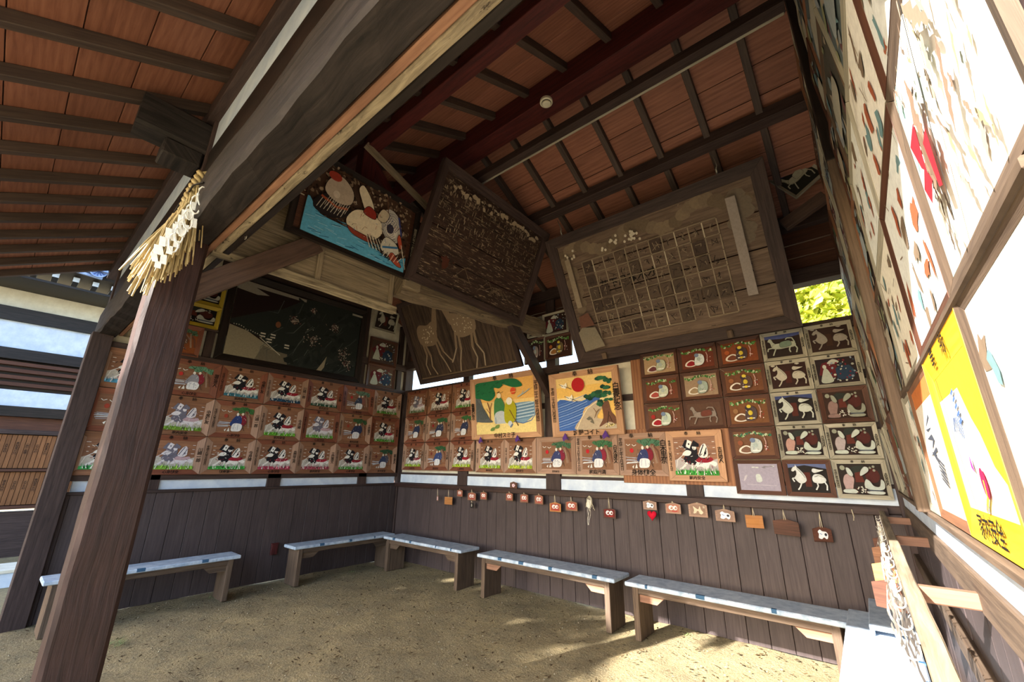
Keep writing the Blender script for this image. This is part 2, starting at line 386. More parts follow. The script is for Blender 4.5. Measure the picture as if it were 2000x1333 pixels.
def a_rat(w, h, red='8e1f28', sack='c7cfc8', green='3c7a35', seed=1, bg=None, sun=None, gold=False):
    r = random.Random(seed); A = Art(w, h)
    if bg: A.rect(0, 0, 1, 1, bg)
    for k in range(60):
        x = r.uniform(.02, .98); A.blob(x, .93 - .06 * math.sin(x * 9) - r.random() * .1, .032, .03, r.choice([green, green, '244a24', '7fa36a', 'b9c4a4']), rot=r.random() * 3, n=6)
    if sun: A.blob(.17, .52, .07, .1, sun)
    A.poly([(.12, .14), (.14, .3), (.3, .42), (.44, .34), (.5, .16), (.3, .08)], 'ddd6cc', True)
    A.poly([(.17, .17), (.19, .28), (.31, .37), (.41, .3), (.44, .18), (.3, .12)], red, True)
    A.ol = '5a4a44'; A.ow = .009; A.poly([(.42, .14), (.44, .5), (.54, .7), (.7, .6), (.72, .3), (.62, .12)], sack, True); A.ol = None
    for k in range(9): x, y = r.uniform(.46, .66), r.uniform(.18, .6); A.line([(x, y), (x + r.uniform(-.03, .03), y + r.uniform(-.09, .09))], .009, r.choice(['6f7f9c', 'e4e4de', '7a5a50']))
    A.blob(.5, .62, .07, .1, '6f7f9c' if not gold else '3b3038'); A.blob(.56, .42, .06, .1, 'a9b6b4' if not gold else 'c9b23a'); A.line([(.46, .2), (.66, .2)], .03, 'e8e8e4')
    if gold: A.blob(.54, .68, .06, .07, 'd2bb44'); A.blob(.56, .2, .05, .05, 'cbb23a')
    A.line([(.8, .2), (.83, .55), (.8, .72)], .02, 'c9a5a0')
    for k in range(9): A.blob(.84 + r.uniform(-.07, .07), .32 + r.uniform(-.14, .14), .014, .02, 'e6d6d2' if k % 2 else '9c3530', n=6)
    return A
def _legs(A, L, c, wd=.035):
    for pts in L: A.line(pts, wd, c); A.blob(pts[-1][0], pts[-1][1], .022, .025, c, n=6)
def a_halves(w, h, coat='b9b9b0', bg='2c211f', sky='39436f', mid='50261e', crest=False):
    A = Art(w, h, bg, '4a423c', .008); A.poly([(0, 1), (0, .85), (.45, .95), (1, .82), (1, 1)], sky); A.rect(.4, .2, .56, .7, mid)
    A.poly([(.28, .3), (.44, .4), (.42, .6), (.32, .78), (.22, .9), (.14, .88), (.08, .76), (.13, .72), (.2, .76), (.2, .62), (.14, .48)], coat, True)
    A.poly([(.2, .88), (.21, .97), (.25, .88)], coat); A.line([(.24, .84), (.36, .64), (.42, .5)], .02, '8f8f88')
    _legs(A, [[(.2, .5), (.08, .48), (.12, .38)], [(.32, .36), (.25, .18), (.2, .1)]], coat)
    A.poly([(.62, .36), (.6, .52), (.68, .64), (.84, .62), (.94, .48), (.92, .38), (.8, .32)], coat, True)
    A.poly([(.62, .74), (.66, .84), (.8, .8), (.92, .78), (.8, .72), (.68, .68)], coat, True); A.line([(.66, .54), (.76, .6), (.92, .52)], .012, '77776f')
    _legs(A, [[(.7, .38), (.72, .24), (.66, .12)], [(.88, .42), (.94, .26), (.92, .12)]], coat)
    if crest:
        for cx in (.12, .78):
            for k in range(5): A.line([(cx, .9), (cx + .07 * math.cos(.5 + k * .55), .9 + .08 * math.sin(.5 + k * .55))], .02, coat)
    return A
def a_horse(w, h, coat='aab0a2', bg='2c211f', sky='4a5486', cloth='6f8274'):
    A = Art(w, h, bg, '4a423c', .008); A.poly([(0, 1), (0, .86), (.5, .8), (1, .88), (1, 1)], sky)
    A.poly([(.28, .4), (.3, .58), (.24, .68), (.2, .82), (.14, .86), (.08, .74), (.13, .7), (.16, .6), (.18, .46)], coat, True)
    A.poly([(.2, .4), (.24, .58), (.5, .6), (.78, .62), (.86, .5), (.82, .38), (.6, .36), (.4, .34)], coat, True)
    A.poly([(.44, .4), (.44, .62), (.7, .66), (.72, .44)], cloth, True)
    A.line([(.84, .56), (.78, .76), (.64, .78), (.6, .72)], .03, coat)
    _legs(A, [[(.24, .42), (.08, .4), (.06, .3)], [(.3, .38), (.24, .22), (.2, .1)], [(.7, .4), (.66, .26), (.68, .16)], [(.82, .44), (.88, .28), (.84, .12)]], coat)
    return A
def a_peach(w, h, pink='9d8583', bg='31211f', pale='aeb5ab', seed=1, dim=False):
    r = random.Random(seed); A = Art(w, h, bg, '54453f', .008); A.blob(.5, .8, .22, .16, '2c302c', j=.2, rnd=r); A.blob(.76, .62, .16, .24, '4c2320'); A.poly([(.36, .4), (.38, .7), (.52, .74), (.56, .4)], '5a2a22')
    A.blob(.12, .86, .06, .08, '8b8d7e')
    for x, y in ((.74, .86), (.82, .9), (.82, .78)): A.blob(x, y, .03, .04, '8b8d7e')
    A.poly([(.1, .2), (.08, .42), (.14, .62), (.26, .66), (.34, .52), (.3, .3), (.24, .1), (.1, .1)], pink, True)
    A.poly([(.06, .06), (.07, .16), (.3, .18), (.36, .1), (.3, .04)], pale if not dim else pink, True)
    A.poly([(.2, .86), (.28, .84), (.34, .66), (.3, .58), (.22, .66)], pale, True); A.poly([(.5, .6), (.52, .76), (.62, .9), (.7, .86), (.68, .74)], pale, True)
    A.poly([(.54, .3), (.6, .5), (.68, .44), (.74, .3), (.86, .28), (.92, .5), (.98, .42), (.96, .22), (.82, .16), (.62, .18)], pale, True)
    A.poly([(.56, .1), (.7, .14), (.94, .12), (.9, .04), (.64, .04)], pale, True); A.line([(.6, .16), (.92, .15)], .03, '48505e')
    for k in range(20): A.blob(.46 + r.uniform(-.12, .12), .16 + r.uniform(-.1, .12), .028, .018, 'c4c4ba' if k % 4 else '4a302a', rot=r.random() * 3, n=5)
    return A
def a_court(w, h, seed=3, bg='2a2023'):
    r = random.Random(seed); A = Art(w, h, bg); A.blob(.3, .55, .25, .3, '5b1f26', j=.2, rnd=r); A.blob(.7, .4, .22, .3, '26384e', j=.2, rnd=r)
    A.poly([(.08, .1), (.14, .4), (.2, .6), (.28, .58), (.36, .3), (.38, .1), (.22, .04)], 'aab0a6', True); A.blob(.22, .68, .05, .08, 'b9bbb2'); A.poly([(.3, .8), (.45, .95), (.6, .84), (.5, .76)], 'b9bbb2', True)
    for k in range(40): A.blob(r.uniform(.35, .97), r.uniform(.08, .95), r.uniform(.012, .04), r.uniform(.012, .05), r.choice(['c4c6be', '8b97a8', '6e2530', 'a6a79c', '314d63']), rot=r.random() * 3, n=6)
    return A
def a_faded(w, h, seed=2, bg='9a93a4'):
    r = random.Random(seed); A = Art(w, h, bg)
    for k in range(8): A.blob(.35 + r.random() * .55, .88 + r.uniform(-.04, .03), .05, .02, r.choice(['c6cdc4', '7d7a80']), n=6)
    A.poly([(.44, .34), (.44, .58), (.54, .6), (.58, .4), (.54, .32)], 'bcc3c0', True); A.poly([(.1, .34), (.16, .54), (.22, .56), (.16, .4)], 'b5aeb8', True); A.line([(.2, .22), (.9, .2)], .01, 'b9b3bf')
    return A
def a_bleached(w, h, seed=1, tone='e9e6dc', spots=('7c6a58', 'a2573a', '6f8f93')):
    r = random.Random(seed); A = Art(w, h, tone)
    for k in range(14):
        x, y = r.uniform(.05, .9), r.uniform(.05, .9); A.blob(x, y, r.uniform(.02, .07), r.uniform(.03, .14), r.choice(spots), rot=r.uniform(-.4, .4), n=9, j=.5, rnd=r)
    for k in range(6): x, y = r.random(), r.random(); A.line([(x, y), (x + r.uniform(-.2, .2), y + r.uniform(-.3, .3))], .01, spots[0])
    return A
def a_hall(w, h, seed=1, pal=('54606e', '7f8c92', '3f3230', 'a59a8a', '6b3b3c', '55704f')):
    """old weathered picture: a rider or figures in broken colour; its dark tones also paint shade on upper rows"""
    r = random.Random(seed); A = Art(w, h, r.choice(['3c302c', '4a4038', '54524c', '66625a', '5d6a70']))
    for k in range(26): A.blob(r.random(), r.random(), r.uniform(.03, .12), r.uniform(.03, .14), r.choice(pal), rot=r.random() * 3, n=8, j=.4, rnd=r)
    A.poly([(.2, .3), (.3, .6), (.5, .62), (.75, .58), (.8, .35), (.5, .28)], r.choice(['b4b2a6', '9aa5ac', 'a8a090']), True)
    return A

# ---------------------------------------------------------------- framed votive tablets
_fr = {}
def framemeshes(w, h, fs, ft, dep, ms, mt, slope=0.5):
    """four mitred rails: (side width, top width, depth, side material, top material)"""
    k = (round(w, 3), round(h, 3), fs, ft, dep, ms.name, mt.name)
    if k in _fr: return _fr[k]
    x, y = w / 2, h / 2; xi, yi = x - fs, y - ft; out = []
    for kind in range(4):
        if kind == 0: q = [(-x, -y), (x, -y), (xi, -yi), (-xi, -yi)]; g = 0; m = mt
        elif kind == 1: q = [(x, -y), (x, y), (xi, yi), (xi, -yi)]; g = 1; m = ms
        elif kind == 2: q = [(x, y), (-x, y), (-xi, yi), (xi, yi)]; g = 0; m = mt
        else: q = [(-x, y), (-x, -y), (-xi, -yi), (-xi, yi)]; g = 1; m = ms
        e = 0.0012; c = (sum(p[0] for p in q) / 4, sum(p[1] for p in q) / 4)
        q = [(p[0] + (e if c[0] > p[0] else -e) * (kind % 2 == 0), p[1] + (e if c[1] > p[1] else -e) * (kind % 2)) for p in q]
        V = [(a, b, 0) for a, b in q] + [(q[0][0], q[0][1], dep), (q[1][0], q[1][1], dep), (q[2][0], q[2][1], dep * slope), (q[3][0], q[3][1], dep * slope)]
        F = [[3, 2, 1, 0], [4, 5, 6, 7], [0, 1, 5, 4], [1, 2, 6, 5], [2, 3, 7, 6], [3, 0, 4, 7]]
        out.append(mkmesh('frame_rail', V, F, m, g=g))
    _fr[k] = out; return out
_ac = {}
def picture(key, fn):
    if key not in _ac: _ac[key] = fn().build()
    return _ac[key]
def tablet(M, w, h, art, label, group, fs=.075, ft=.06, dep=.035, ms='emas', mt='ema', texts=(), name='votive_tablet', bgm=None, tilt=None, roll=0, nail=True):
    """M: frame with X right, Y up, Z out of the wall, origin at the picture centre on the wall plane"""
    if roll: M = M @ Matrix.Rotation(roll, 4, 'Z')
    t = root(name, mat=M); tag(t, label, 'votive tablet', group)
    for me in framemeshes(w, h, fs, ft, dep, W[ms], W[mt]): ob('frame_rail', me, t)
    ob('painting', art(w - 2 * fs + .004, h - 2 * ft + .004) if callable(art) else art, t, (0, 0, dep * .42))
    for (s, x, y, size, vert, *c) in texts:
        n = len(s); sp = .82
        if vert and n > 1: sp = min(1.0, .82)
        zz = dep * 1.0 + .0005 if (abs(x) > w / 2 - fs * .55 or abs(y) > h / 2 - ft * .55) else dep * .8 + .002
        ob('lettering', textmesh(s, size, c[0] if c else W['ink'], vert, sp), t, (x, y, dep + .0008))
    return t
def MA(y, z, x=.035): return frame_mat((x, y, z), (0, 1, 0), (0, 0, 1))
def MB(x, z, y=-.035): return frame_mat((x, y, z), (1, 0, 0), (0, 0, 1))
def MC(y, z, x=7.10): return frame_mat((x, y, z), (0, -1, 0), (0, 0, 1))
ORD = ['first', 'second', 'third', 'fourth', 'fifth', 'sixth', 'seventh', 'eighth', 'ninth', 'tenth', 'eleventh', 'twelfth', 'thirteenth']

# ================================================================ SETTING
# ground
m, t, b = base_mat('earth_sandy', 0.95, 0.15)
tc = N(t, 'ShaderNodeTexCoord')
f1 = noise(t, tc.outputs['Object'], 2.2, 8, 0.6); f2 = noise(t, tc.outputs['Object'], 55, 5, 0.7); f3 = noise(t, tc.outputs['Object'], 14, 6, 0.7)
c = mixc(t, ramp(t, f1, .3, .7), hx('877a60'), hx('a89670'))
c = mixc(t, ramp(t, f3, .45, .75), c, hx('7b735c')); c = mixc(t, ramp(t, f2, .56, .66), c, hx('6a5f4a')); c = mixc(t, ramp(t, f2, .42, .3), c, hx('bcae88'))
t.links.new(c, b.inputs['Base Color'])
bp = N(t, 'ShaderNodeBump'); bp.inputs['Strength'].default_value = .8; bp.inputs['Distance'].default_value = .02
ml = N(t, 'ShaderNodeMath', operation='ADD'); t.links.new(f2, ml.inputs[0]); t.links.new(f3, ml.inputs[1])
t.links.new(ml.outputs[0], bp.inputs['Height']); t.links.new(bp.outputs[0], b.inputs['Normal'])
W['earth'] = m
nx = 110; V = []; F = []
for j in range(nx + 1):
    for i in range(nx + 1):
        x = -1 + 9.5 * i / nx; y = -7.5 + 8.1 * j / nx
        z = .012 * math.sin(x * 2.1 + y) * math.cos(y * 2.7 - x * .6) + .006 * math.sin(x * 9 + 2 * math.sin(y * 7)) - .008
        e = min(i, nx - i, j, nx - j) / 8; V.append((x, y, z * min(1, e)))
for j in range(nx):
    for i in range(nx): a = j * (nx + 1) + i; F.append([a, a + 1, a + nx + 2, a + nx + 1])
fl = ob('floor', mkmesh('floor', V, F, W['earth'], smooth=True)); fl['kind'] = 'structure'
s = 60; V = [(-s, -s, 0), (s, -s, 0), (s, s, 0), (-s, s, 0), (-1, -7.5, 0), (8.5, -7.5, 0), (8.5, .6, 0), (-1, .6, 0)]
F = [[0, 1, 5, 4], [1, 2, 6, 5], [2, 3, 7, 6], [3, 0, 4, 7]]
g2 = ob('ground_outside', mkmesh('ground_outside', V, F, W['earth'])); g2['kind'] = 'structure'

# ---- roof: boards and rafters
YR, ZR, T = -2.24, 5.42, .5
def zroof(y): return ZR - T * abs(y - YR)
ceil = struct('ceiling')
SL = math.atan(T)
X0, X1 = -.78, 8.0
for side in (-1, 1):
    ys = [YR + side * d for d in (np.arange(0, 3.7, .25) if side < 0 else np.arange(0, 3.3, .25))]
    for a, c_ in zip(ys[:-1], ys[1:]):
        a2, c2 = a + side * .003, c_ - side * .003; dz = random.uniform(0, .004)
        L = math.hypot(c2 - a2, T * (c2 - a2)); me = boxmesh('roof_board', (X1 - X0, round(L, 4), .014), W['board'], 0, .002)
        ym = (a2 + c2) / 2; M = Matrix.Translation((((X0 + X1) / 2), ym, zroof(ym) + .008 + dz)) @ Matrix.Rotation(-side * SL, 4, 'X')
        ob('roof_board', me, ceil, mat=M)
    y1 = YR + side * (3.56 if side < 0 else 3.1)
    for k in range(-10, 9):
        x = 3.95 + .4655 * k
        if x < X0 or x > X1: continue
        ym = (YR + y1) / 2; L = math.hypot(y1 - YR, T * (y1 - YR))
        M = Matrix.Translation((x, ym, zroof(ym) - .045)) @ Matrix.Rotation(-side * SL, 4, 'X')
        ob('rafter', boxmesh('rafter', (.062, round(L, 4), .082), W['rafter'], 1, .004), ceil, mat=M)
rs = struct('roof')
for side in (-1, 1):
    y1 = YR + side * (3.75 if side < 0 else 3.3); ym = (YR + y1) / 2; L = math.hypot(y1 - YR, T * (y1 - YR))
    M = Matrix.Translation(((X0 + X1) / 2, ym, zroof(ym) + .085)) @ Matrix.Rotation(-side * SL, 4, 'X')
    ob('roof_sheet', boxmesh('roof_sheet', (X1 - X0 + .1, L, .1), W['dark'], 0, .01), rs, mat=M)
bx('ridge_beam', (X0, X1), (-2.34, -2.12), (5.1, 5.37), W['red'], ceil)
bx('purlin', (X0, X1), (-3.32, -3.19), (4.70, 4.83), W['red'], ceil)
bx('purlin', (X0, X1), (-1.17, -1.03), (4.72, 4.84), W['dark'], ceil)
bx('plate_beam', (X0, X1), (-4.57, -4.41), (4.06, 4.21), W['dark'], ceil)
bx('plate_beam', (X0, X1), (-.07, .09), (4.1, 4.27), W['dark'], ceil)
bar('tie_rail', (3.5, -2.17, 4.79), (7.06, -2.17, 4.79), .1, .09, W['dark'], ceil)
bx('tie_rail_lit_edge', (3.52, 7.05), (-2.135, -2.112), (4.738, 4.762), W['bleach'], ceil)  # pale strip painting the light along the rail's lower edge

# ---- wall_back (B) : y = 0
wb = struct('wall_back'); bw = .19
x = .06; k = 0
while x < 7.15:
    xe = min(x + bw - .004, 7.15); dz = random.uniform(-.004, .004)
    bx('wainscot_board', (x, xe), (-.03 + dz, .0), (.0, 1.23), W['wains'], wb, g=2, ch=.003); x += bw
bx('wainscot_backing', (0, 7.2), (.002, .03), (0, 1.25), W['dark'], wb)
bx('hanging_rail', (-.0, 7.0), (-.10, -.045), (1.225, 1.29), W['post'], wb)
bx('ledge', (0, 7.2), (-.044, .05), (1.235, 1.30), W['dark'], wb)
for a, c_ in ((.07, 1.64), (1.86, 3.43), (3.67, 5.33), (5.51, 7.13)):
    bx('plaster_panel', (a, c_), (.0, .03), (1.30, 1.445), W['plaster_sky'], wb, ch=.001)
    for (z0, z1) in ((1.47, 1.95), (2.01, 2.42), (2.50, 2.93)):
        bx('plaster_panel', (a, c_), (.02, .05), (z0, z1), W['plaster'], wb, ch=.001)
for a, c_ in ((1.64, 1.86), (3.43, 3.67), (5.33, 5.51)):
    bx('stud', (a, c_), (-.02, .10), (1.29, 3.02), W['dark'], wb, g=2)
    bx('post', (a + .04, c_ - .04), (-.02, .10), (3.02, 4.1), W['dark'], wb, g=2)
for z0, z1 in ((1.44, 1.475), (1.95, 2.01), (2.42, 2.5)):
    bx('cross_rail', (0, 7.2), (-.015, .09), (z0, z1), W['dark'], wb)
bx('head_rail', (0, 7.2), (-.04, .10), (2.93, 3.03), W['dark'], wb)
bx('wall_plate', (0, 7.2), (-.06, .1), (3.46, 3.62), W['dark'], wb)
for i, z in enumerate(np.arange(3.63, 4.1, .16)):
    bx('upper_board', (0, 7.2), (.02 + .004 * (i % 2), .045), (z, z + .155), W['emad'], wb)
# ---- corner posts
for nm, x, y in (('corner_post', 0, 0), ('corner_post', 7.17, 0)):
    o = bx(nm, (x - .09, x + .09) if x else (-.09, .06), (-.06, .12), (0, 4.2), W['dark'], g=2); o['kind'] = 'structure'

# ---- wall_left (A) : x = 0
wl = struct('wall_left')
y = -4.36
while y < -.07:
    ye = min(y + bw - .004, -.07); dz = random.uniform(-.003, .003)
    bx('wainscot_board', (.0, .03 + dz), (y, ye), (0, 1.25), W['wains'], wl, g=2, ch=.003); y += bw
bx('wainscot_backing', (-.03, -.002), (-4.45, 0), (0, 1.26), W['dark'], wl)
bx('ledge', (-.04, .05), (-4.4, -.06), (1.25, 1.285), W['dark'], wl)
bx('edge_strip', (.0, .05), (-4.4, -4.36), (0, 1.25), W['dark'], wl, g=2)
for a, c_ in ((-4.37, -3.70), (-3.6, -2.34), (-2.15, -.86), (-.7, -.09)):
    bx('plaster_panel', (-.03, 0), (a, c_), (1.285, 1.40), W['plaster_sky'], wl, ch=.001)
for a, c_ in ((-3.70, -3.6), (-2.34, -2.15), (-.86, -.7)):
    bx('stud', (-.04, .03), (a, c_), (1.28, 3.02), W['dark'], wl, g=2)
bx('cross_rail', (-.04, .03), (-4.4, -.05), (1.40, 1.465), W['dark'], wl)
bx('head_rail', (-.05, .06), (-4.4, -.05), (2.95, 3.03), W['dark'], wl)
V = [(-.03, -4.42, 1.4), (-.03, .0, 1.4), (-.03, .0, zroof(0) - .02), (-.03, YR, ZR - .02), (-.03, -4.42, zroof(-4.42) - .02)]
V += [(v[0] - .05, v[1], v[2]) for v in V]
ob('gable_plaster', mkmesh('gable_plaster', V, [[0, 1, 2, 3, 4], [9, 8, 7, 6, 5]] + [[i, i + 5, (i + 1) % 5 + 5, (i + 1) % 5] for i in range(5)], W['plaster']), wl)
for yy in (-3.42, -1.02, -.2): bx('gable_stud', (-.04, .03), (yy - .05, yy + .05), (3.0, zroof(yy) - .05), W['dark'], wl, g=2)
bx('gable_rail', (-.05, .05), (-4.4, -.05), (3.42, 3.54), W['dark'], wl)
bx('gable_post', (-.06, .03), (-2.31, -2.17), (3.5, 5.1), W['dark'], wl, g=2)
bx('gable_rail', (-.05, .03), (-3.3, -1.1), (4.42, 4.54), W['dark'], wl)

# ---- wall_right (C) : x = 7.1
wr = struct('wall_right')
bx('backing', (7.115, 7.14), (-4.48, -.02), (1.42, 3.55), W['dark'], wr)
V = [(7.115, -4.42, 3.5), (7.115, .0, 3.5), (7.115, .0, zroof(0) - .02), (7.115, YR, ZR - .02), (7.115, -4.42, zroof(-4.42) - .02)]
V += [(v[0] + .05, v[1], v[2]) for v in V]
ob('gable_panel', mkmesh('gable_panel', V, [[4, 3, 2, 1, 0], [5, 6, 7, 8, 9]] + [[(i + 1) % 5, (i + 1) % 5 + 5, i + 5, i] for i in range(5)], W['dark']), wr)
bx('ledge', (7.088, 7.16), (-4.5, -.1), (1.40, 1.425), W['bench'], wr)
bx('plaster_panel', (7.112, 7.15), (-4.5, -.1), (1.31, 1.40), W['plaster_sky'], wr, ch=.001)
bx('sill_board', (7.10, 7.17), (-4.5, -.1), (1.2, 1.31), W['bench'], wr)
y = -4.45
while y < -.1:
    bx('wainscot_board', (7.12 + random.uniform(-.002, .002), 7.15), (y, y + bw - .004), (0, 1.19), W['wains'], wr, g=2, ch=.003); y += bw
bx('mid_rail', (7.09, 7.16), (-4.5, -.1), (.86, .95), W['bench'], wr)
bx('batten', (7.095, 7.115), (-4.4, -2.5), (1.9, 1.92), W['bench'], wr)
bx('middle_post', (7.06, 7.2), (-2.35, -2.24), (1.42, 3.3), W['bench'], wr, g=2)
bx('middle_post_upper', (7.06, 7.2), (-2.35, -2.22), (3.3, 5.25), W['black'], wr, g=2)

# ---- free posts and the great beam
def roughbeam(name, L, w, h, mat, seed, n=40, amp=.008):
    r = random.Random(seed); V = []; F = []; prof = [(-.5, -.42), (-.42, -.5), (.42, -.5), (.5, -.42), (.5, .42), (.4, .5), (-.4, .5), (-.5, .42)]
    ph = [r.uniform(0, 6) for _ in range(8)]
    for i in range(n + 1):
        x = -L / 2 + L * i / n
        for k, (a, c_) in enumerate(prof):
            q = amp * (math.sin(x * 5 + ph[k]) + .5 * math.sin(x * 17 + ph[(k + 3) % 8]))
            V.append((x, a * w + q * (1 if a > 0 else -1) * .4, c_ * h + q))
    for i in range(n):
        for k in range(8): F.append([i * 8 + k, i * 8 + (k + 1) % 8, (i + 1) * 8 + (k + 1) % 8, (i + 1) * 8 + k][::-1])
    F.append([k for k in range(8)]); F.append([n * 8 + k for k in range(8)][::-1])
    return mkmesh(name, V, F, mat)
gb = root('great_beam', (3.6, -4.46, 3.26)); tag(gb, 'huge blackened timber beam spanning overhead from the left post across the front', 'beam')
ob('timber', roughbeam('timber', 7.7, .185, .335, W['beam'], 3), gb)
ob('inner_fillet', boxmesh('inner_fillet', (7.0, .04, .05), W['bare'], 0, .006), gb, (0, .115, -.135))
ob('inner_log', roughbeam('inner_log', 7.0, .05, .07, W['log'], 8, 60, .005), gb, (0, .162, -.125))
ob('lintel', boxmesh('lintel', (7.0, .045, .09), W['black'], 0, .006), gb, (0, .212, -.11))
def hook(px, py, nm='screw_eye'):
    pass
V = []; F = []
for (x, z) in ((2.1, 3.125), (3.0, 3.125), (3.9, 3.125)):
    a = np.linspace(0, 5.4, 12); tube_vf([(x - 3.6 + .018 * math.sin(q), .21, z - 3.26 - .03 - .018 * math.cos(q)) for q in a], .003, 5, V, F)
ob('screw_eyes', mkmesh('screw_eyes', V, F, W['metal'], smooth=True), gb)
V = []; F = []
for x0 in (3.2, 3.45, 3.75): tube_vf([(x0 - 3.6, -.10, -.02), (x0 - 3.55, -.135, .03), (x0 - 3.46, -.13, .06), (x0 - 3.36, -.1, .05)], .006, 5, V, F)
ob('iron_staple', mkmesh('iron_staple', V, F, W['black'], smooth=True), gb)
p1 = tag(ob('front_post', roughbeam('front_post', 3.1, .25, .2, W['post'], 5, 40, .004), None), 'reddish brown square timber post in the left foreground under the beam', 'post', )
p1.matrix_world = Matrix.Translation((3.465, -4.495, 1.55)) @ Matrix.Rotation(math.radians(-90), 4, 'Y')
pl_ = tag(bx('side_post', (-.1, .11), (-4.59, -4.40), (0, 3.1), W['dark'], g=2), 'dark timber post at the outer end of the left wall', 'post')
pr_ = tag(bx('end_post', (7.13, 7.32), (-4.70, -4.52), (0, 3.1), W['black'], g=2), 'dark timber post ending the right wall beside the camera', 'post')
# wall strip above the beam
fw = struct('wall_front_upper')
bx('upper_rail', (0, 7.2), (-4.515, -4.41), (3.43, 3.78), W['black'], fw)
bx('upper_plaster', (0, 7.2), (-4.505, -4.46), (3.78, 4.07), W['plaster_sky'], fw, ch=.001)
for x in (0, 3.55, 7.1): bx('upper_stud', (x - .07, x + .07), (-4.53, -4.42), (3.43, 4.1), W['dark'], fw, g=2)
nz = tag(root('beam_nose', (3.5, -4.55, 3.9)), 'dark beam end jutting out above the front post under the eave', 'beam')
ob('nose', roughbeam('nose', .5, .2, .26, W['beam'], 11, 8, .003), nz, mat=Matrix.Translation((0, -.12, .0)) @ Matrix.Rotation(math.radians(90), 4, 'Z'))
ob('bearing_block', boxmesh('bearing_block', (.2, .22, .12), W['beam'], 0, .01), nz, (0, -.1, -.2))

# ---- truss over x = 3.5 and knee braces
tb = tag(root('tie_beam', (3.5, -1.4, 3.5)), 'weathered grey crossbeam under the dark leaning board', 'beam')
ob('timber', roughbeam('timber', 2.75, .2, .22, W['tie'], 21, 24, .01), tb, mat=Matrix.Rotation(math.radians(90), 4, 'Z') @ Matrix.Rotation(math.radians(-4.5), 4, 'Y'))
bx('mortise_block', (.09, .14), (-1.36, -1.16), (-.16, -.02), W['grey'], tb)
tr = tag(root('roof_truss', (3.5, -2.24, 3.6)), 'dark red king post truss with slanting struts above the crossbeam', 'roof truss')
bx('king_post', (-.08, .08), (-.08, .08), (0, 1.5), W['red'], tr, g=2)
for s_ in (-1, 1):
    bx('queen_post', (-.07, .07), (s_ * 1.02 - .07, s_ * 1.02 + .07), (0, 1.1), W['red'], tr, g=2)
    bar('strut', (0, s_ * .1, .1), (0, s_ * .95, 1.0), .09, .1, W['red'], tr)
bar('collar', (0, -1.0, .55), (0, 1.0, .55), .08, .14, W['red'], tr)
bar('slanting_batten', (.1, -1.1, 1.1), (.12, -.1, .72), .05, .06, W['grey'], tr)
bar('collar', (0, -2.1, .25), (0, -1.0, .3), .08, .12, W['red'], tr)
b1 = tag(bar('knee_brace', (3.51, -4.46, 2.70), (3.51, -3.62, 3.47), .08, .16, W['dbrace']), 'brown knee brace rising from the front post to the crossbeam', 'brace')
b2 = tag(bar('knee_brace', (3.53, -.02, 2.62), (3.53, -.95, 3.5), .09, .14, W['dark']), 'dark knee brace from the back wall between the two landscape tablets', 'brace')
b3 = tag(bar('knee_brace', tuple(at(1530, 442, 1, -.44)), tuple(at(1612, 384, 1, -.44)), .07, .12, W['dbrace']), 'short slanting brace below the small horse tablet at upper right', 'brace')

# ================================================================ TABLETS, LEFT WALL
ZB = [(2.47, 2.955), (1.955, 2.46), (1.465, 1.95)]
YA = [-4.455, -3.835, -3.215, -2.60, -1.975, -1.355, -.735, -.13]
rowname = ['top row', 'middle row', 'bottom row']
plan = [[('r', '4f8fb0'), ('c', 1), ('r', '3c6f80'), ('r', '22405a'), ('r', '2c4a3a'), ('c', 2), ('r', '4f7f35')],
        [('c', 3), ('rp', '6a8f35'), ('c', 4), ('r', '5c9a30'), ('rp', '5f9440'), ('c', 5), ('rk', '4f8a3a')],
        [('r', '3f9a55'), ('rp', '78a840'), ('r', '3f9440'), ('rk', 'a8445c'), ('rk', '9c4a58'), ('r', '4c8a3c'), ('c', 6)]]
gn = {'4f8fb0': 'sky blue grass', '3c6f80': 'teal grass', '22405a': 'navy waves', '2c4a3a': 'dark green ground', '4f7f35': 'olive grass', '6a8f35': 'pale rider on olive grass',
      '5c9a30': 'bright green grass', '5f9440': 'pale lilac rider', '4f8a3a': 'pinkish rider on green', '3f9a55': 'emerald grass', '78a840': 'pale rider on lime grass', '3f9440': 'leaf green grass', 'a8445c': 'crimson grass', '9c4a58': 'dusky pink grass', '4c8a3c': 'moss green grass'}
cn = {1: ('8b8a94', '7c2430', 'b0302c', '5f8a70'), 2: ('3a4358', '8a5a50', 'b0302c', '5f7a68'), 3: ('2f4a8c', '7c2430', '9a4030', '4a7a68'), 4: ('2b3c72', '7c2430', '9a4030', '3d6a38'), 5: ('2c3350', '2c3350', '9a4030', '3d5a38'), 6: ('3a4564', '55505e', '6a3a34', '33523a')}
TXT_T = ('奉\u3000\u3000納',)
names_side = ['小林忠志', '謝花恵人', '中尾優友', '川崎一郎', '今井綾', '森田正夫', '立田雅文']
def art_rider(g, kind, w, h, seed, ground='b9b4ac'):
    kw = dict(grass=g, seed=seed, ground=ground)
    if kind == 'rp': kw.update(coat='d5d2da', blk='6a6878', red='b59aa4')
    if kind == 'rk': kw.update(red='a0283c')
    return picture(('r', g, kind, round(w, 3), round(h, 3), seed), lambda: a_rider(w, h, **kw))
